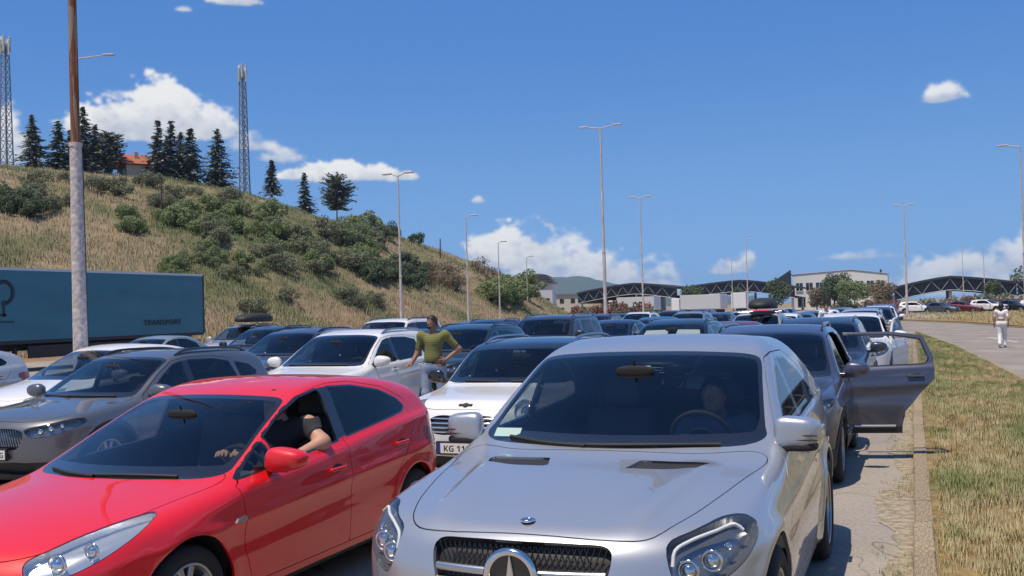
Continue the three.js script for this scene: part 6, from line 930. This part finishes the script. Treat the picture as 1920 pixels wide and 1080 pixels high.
const skin = (k) => new THREE.MeshPhysicalMaterial({ color: lin(0.42 * k, 0.235 * k, 0.155 * k), roughness: 0.55 }), darkHair = std(lin(0.012, 0.009, 0.008), 0.6);
const stripes = noiseTexture(64, (u, v) => (v * 64) % 16 < 4 ? [0.40, 0.405, 0.235] : [0.46, 0.46, 0.27]); stripes.repeat.set(6, 6);
const denim = std(0xffffff, 0.9, 0, { map: noiseTexture(256, (u, v) => { const n = tfbm(u, v, 10, 4) + tfbm(u, v, 60, 2, 2) * 0.6; return [0.52 + n * 0.3, 0.58 + n * 0.3, 0.68 + n * 0.28]; }) });
{
  const j = { pelvis: [0, 0.98, 0], waist: [0, 1.12, 0.01], chest: [0.01, 1.38, 0], neck: [0.01, 1.56, 0.01], head: [0.0, 1.72, 0.03], shoulder: [[-0.2, 1.49, 0], [0.21, 1.5, 0]], elbow: [[-0.27, 1.22, -0.02], [0.43, 1.25, -0.08]], wrist: [[-0.36, 1.03, 0.12], [0.23, 1.08, 0.04]], hand: [[-0.42, 1.0, 0.2], [0.14, 1.05, 0.1]], palm: [[0, -1, 0.3], [-1, 0, -0.2]], hip: [[-0.1, 0.95, 0], [0.1, 0.95, 0]], knee: [[-0.13, 0.52, 0.06], [0.15, 0.52, 0.02]], ankle: [[-0.15, 0.09, 0], [0.2, 0.09, -0.02]], toe: [[-0.19, 0.035, 0.15], [0.27, 0.035, 0.12]] };
  const o = person(j, { hip: 1.15, build: 1.15, waist: 0.115, arm: 1.15, sleeve: 0.55, hem: 0.05, skin: skin(0.62), shirt: std(0xffffff, 0.9, 0, { map: stripes }), pants: denim, belt: M.ink, shoes: std(lin(0.05, 0.05, 0.05), 0.8), hair: darkHair, beard: true, face: [-0.5, 0, 0.86] }, 'person');
  put(o, 'person', -7.62, 0, -15.6, 0.2); tag(o, 'person in a striped yellow green shirt and jeans standing hand on hip between cars', 'person');
}
{
  const j = { pelvis: [0, 0.95, 0], waist: [0, 1.09, 0.01], chest: [0, 1.3, 0.01], neck: [0, 1.46, 0.02], head: [0, 1.6, 0.05], shoulder: [[-0.17, 1.39, 0], [0.17, 1.39, 0]], elbow: [[-0.24, 1.12, -0.08], [0.25, 1.12, 0.03]], wrist: [[-0.25, 0.9, -0.02], [0.28, 0.9, 0.14]], hand: [[-0.25, 0.81, 0.02], [0.29, 0.82, 0.19]], palm: [[1, 0, 0], [-1, 0, 0]], hip: [[-0.09, 0.92, 0], [0.09, 0.92, 0]], knee: [[-0.09, 0.51, 0.14], [0.08, 0.5, -0.02]], ankle: [[-0.07, 0.1, 0.12], [0.07, 0.16, -0.26]], toe: [[-0.08, 0.035, 0.26], [0.08, 0.04, -0.16]] };
  const white = std(lin(0.74, 0.72, 0.7), 0.9), o = person(j, { hip: 1.02, build: 0.9, arm: 0.85, sleeve: 0.45, hem: 0.16, skin: skin(0.9), shirt: std(lin(0.76, 0.7, 0.72), 0.9), pants: white, shoes: std(lin(0.6, 0.58, 0.55), 0.7), hair: darkHair, longHair: 0.3 }, 'person');
  o.scale.setScalar(0.95); put(o, 'person', 3.05, 0.012, -41.4, Math.PI - 0.15); tag(o, 'person with long dark hair in white top and trousers walking on the road', 'person');
}
{
  const j = { pelvis: [0, 0.96, 0], waist: [0, 1.1, 0], chest: [0, 1.36, 0], neck: [0, 1.53, 0.01], head: [0, 1.68, 0.03], shoulder: [[-0.19, 1.46, 0], [0.19, 1.46, 0]], elbow: [[-0.28, 1.2, -0.03], [0.3, 1.22, 0.02]], wrist: [[-0.28, 0.96, 0.06], [0.27, 1.0, 0.14]], hand: [[-0.27, 0.87, 0.09], [0.25, 0.94, 0.22]], palm: [[1, 0, 0], [-1, 0, 0]], hip: [[-0.1, 0.93, 0], [0.1, 0.93, 0]], knee: [[-0.11, 0.5, 0.03], [0.11, 0.5, 0.03]], ankle: [[-0.12, 0.09, 0], [0.12, 0.09, 0]], toe: [[-0.14, 0.035, 0.15], [0.14, 0.035, 0.15]] };
  const o = person(j, { hip: 1, build: 1.05, arm: 1.05, sleeve: 0.6, hem: 0.04, skin: skin(0.8), shirt: std(lin(0.78, 0.76, 0.74), 0.9), pants: std(lin(0.02, 0.025, 0.05), 0.9), shoes: std(lin(0.05, 0.05, 0.05), 0.8), hair: darkHair }, 'person');
  put(o, 'person', -3.05, 0, -40.2, 0.4); tag(o, 'distant person in a white shirt standing between the far cars', 'person');
}
{ // driver of the red hatchback, elbow on the window sill
  const j = { pelvis: [0, 0.62, 0], waist: [0, 0.76, -0.03], chest: [0, 1.0, -0.1], neck: [0, 1.13, -0.1], head: [0.0, 1.245, -0.06], shoulder: [[-0.19, 1.07, -0.1], [0.24, 1.11, -0.1]], elbow: [[-0.24, 0.86, 0.12], [0.40, 1.0, -0.04]], wrist: [[-0.14, 0.95, 0.34], [0.32, 0.93, 0.2]], hand: [[-0.1, 0.98, 0.42], [0.27, 0.92, 0.28]], palm: [[0, -1, 0], [-1, 0, 0]], hip: [[-0.1, 0.6, 0.02], [0.1, 0.6, 0.02]], knee: [[-0.12, 0.66, 0.42], [0.14, 0.66, 0.42]], ankle: [[-0.12, 0.4, 0.62], [0.14, 0.4, 0.62]], toe: [[-0.12, 0.38, 0.72], [0.14, 0.38, 0.72]] };
  const o = person(j, { hip: 1, build: 1, arm: 1.15, sleeve: 0.22, hem: 0.05, skin: skin(1.15), shirt: std(lin(0.03, 0.03, 0.035), 0.9), pants: std(lin(0.03, 0.035, 0.06), 0.9), shoes: std(lin(0.05, 0.05, 0.05), 0.8), hair: darkHair }, 'person');
  put(o, 'person', -4.7 + 0.42, 0.0, -3.68 - 2.42, 0); tag(o, 'person at the wheel of the red hatchback with a bare arm at the window', 'person');
}
{
  const j = { pelvis: [0, 0.62, 0], waist: [0, 0.76, -0.03], chest: [0, 1.0, -0.1], neck: [0, 1.15, -0.1], head: [0.0, 1.28, -0.06], shoulder: [[-0.2, 1.07, -0.1], [0.2, 1.07, -0.1]], elbow: [[-0.26, 0.84, 0.1], [0.26, 0.84, 0.1]], wrist: [[-0.15, 0.95, 0.32], [0.15, 0.95, 0.32]], hand: [[-0.12, 1.0, 0.4], [0.12, 1.0, 0.4]], palm: [[0, 0, 1], [0, 0, 1]], hip: [[-0.1, 0.6, 0.02], [0.1, 0.6, 0.02]], knee: [[-0.12, 0.66, 0.42], [0.14, 0.66, 0.42]], ankle: [[-0.12, 0.4, 0.62], [0.14, 0.4, 0.62]], toe: [[-0.12, 0.38, 0.72], [0.14, 0.38, 0.72]] };
  const o = person(j, { hip: 1, build: 1.05, arm: 1, sleeve: 0.55, hem: 0.05, skin: skin(0.85), shirt: std(lin(0.12, 0.15, 0.22), 0.9), pants: std(lin(0.03, 0.035, 0.06), 0.9), shoes: std(lin(0.05, 0.05, 0.05), 0.8), hair: darkHair }, 'person');
  put(o, 'person', -1.61 + 0.38, 0.02, -4.0 - 2.62, 0); tag(o, 'person in a blue grey shirt at the wheel of the silver SUV', 'person');
}
renderer.render(scene, camera);
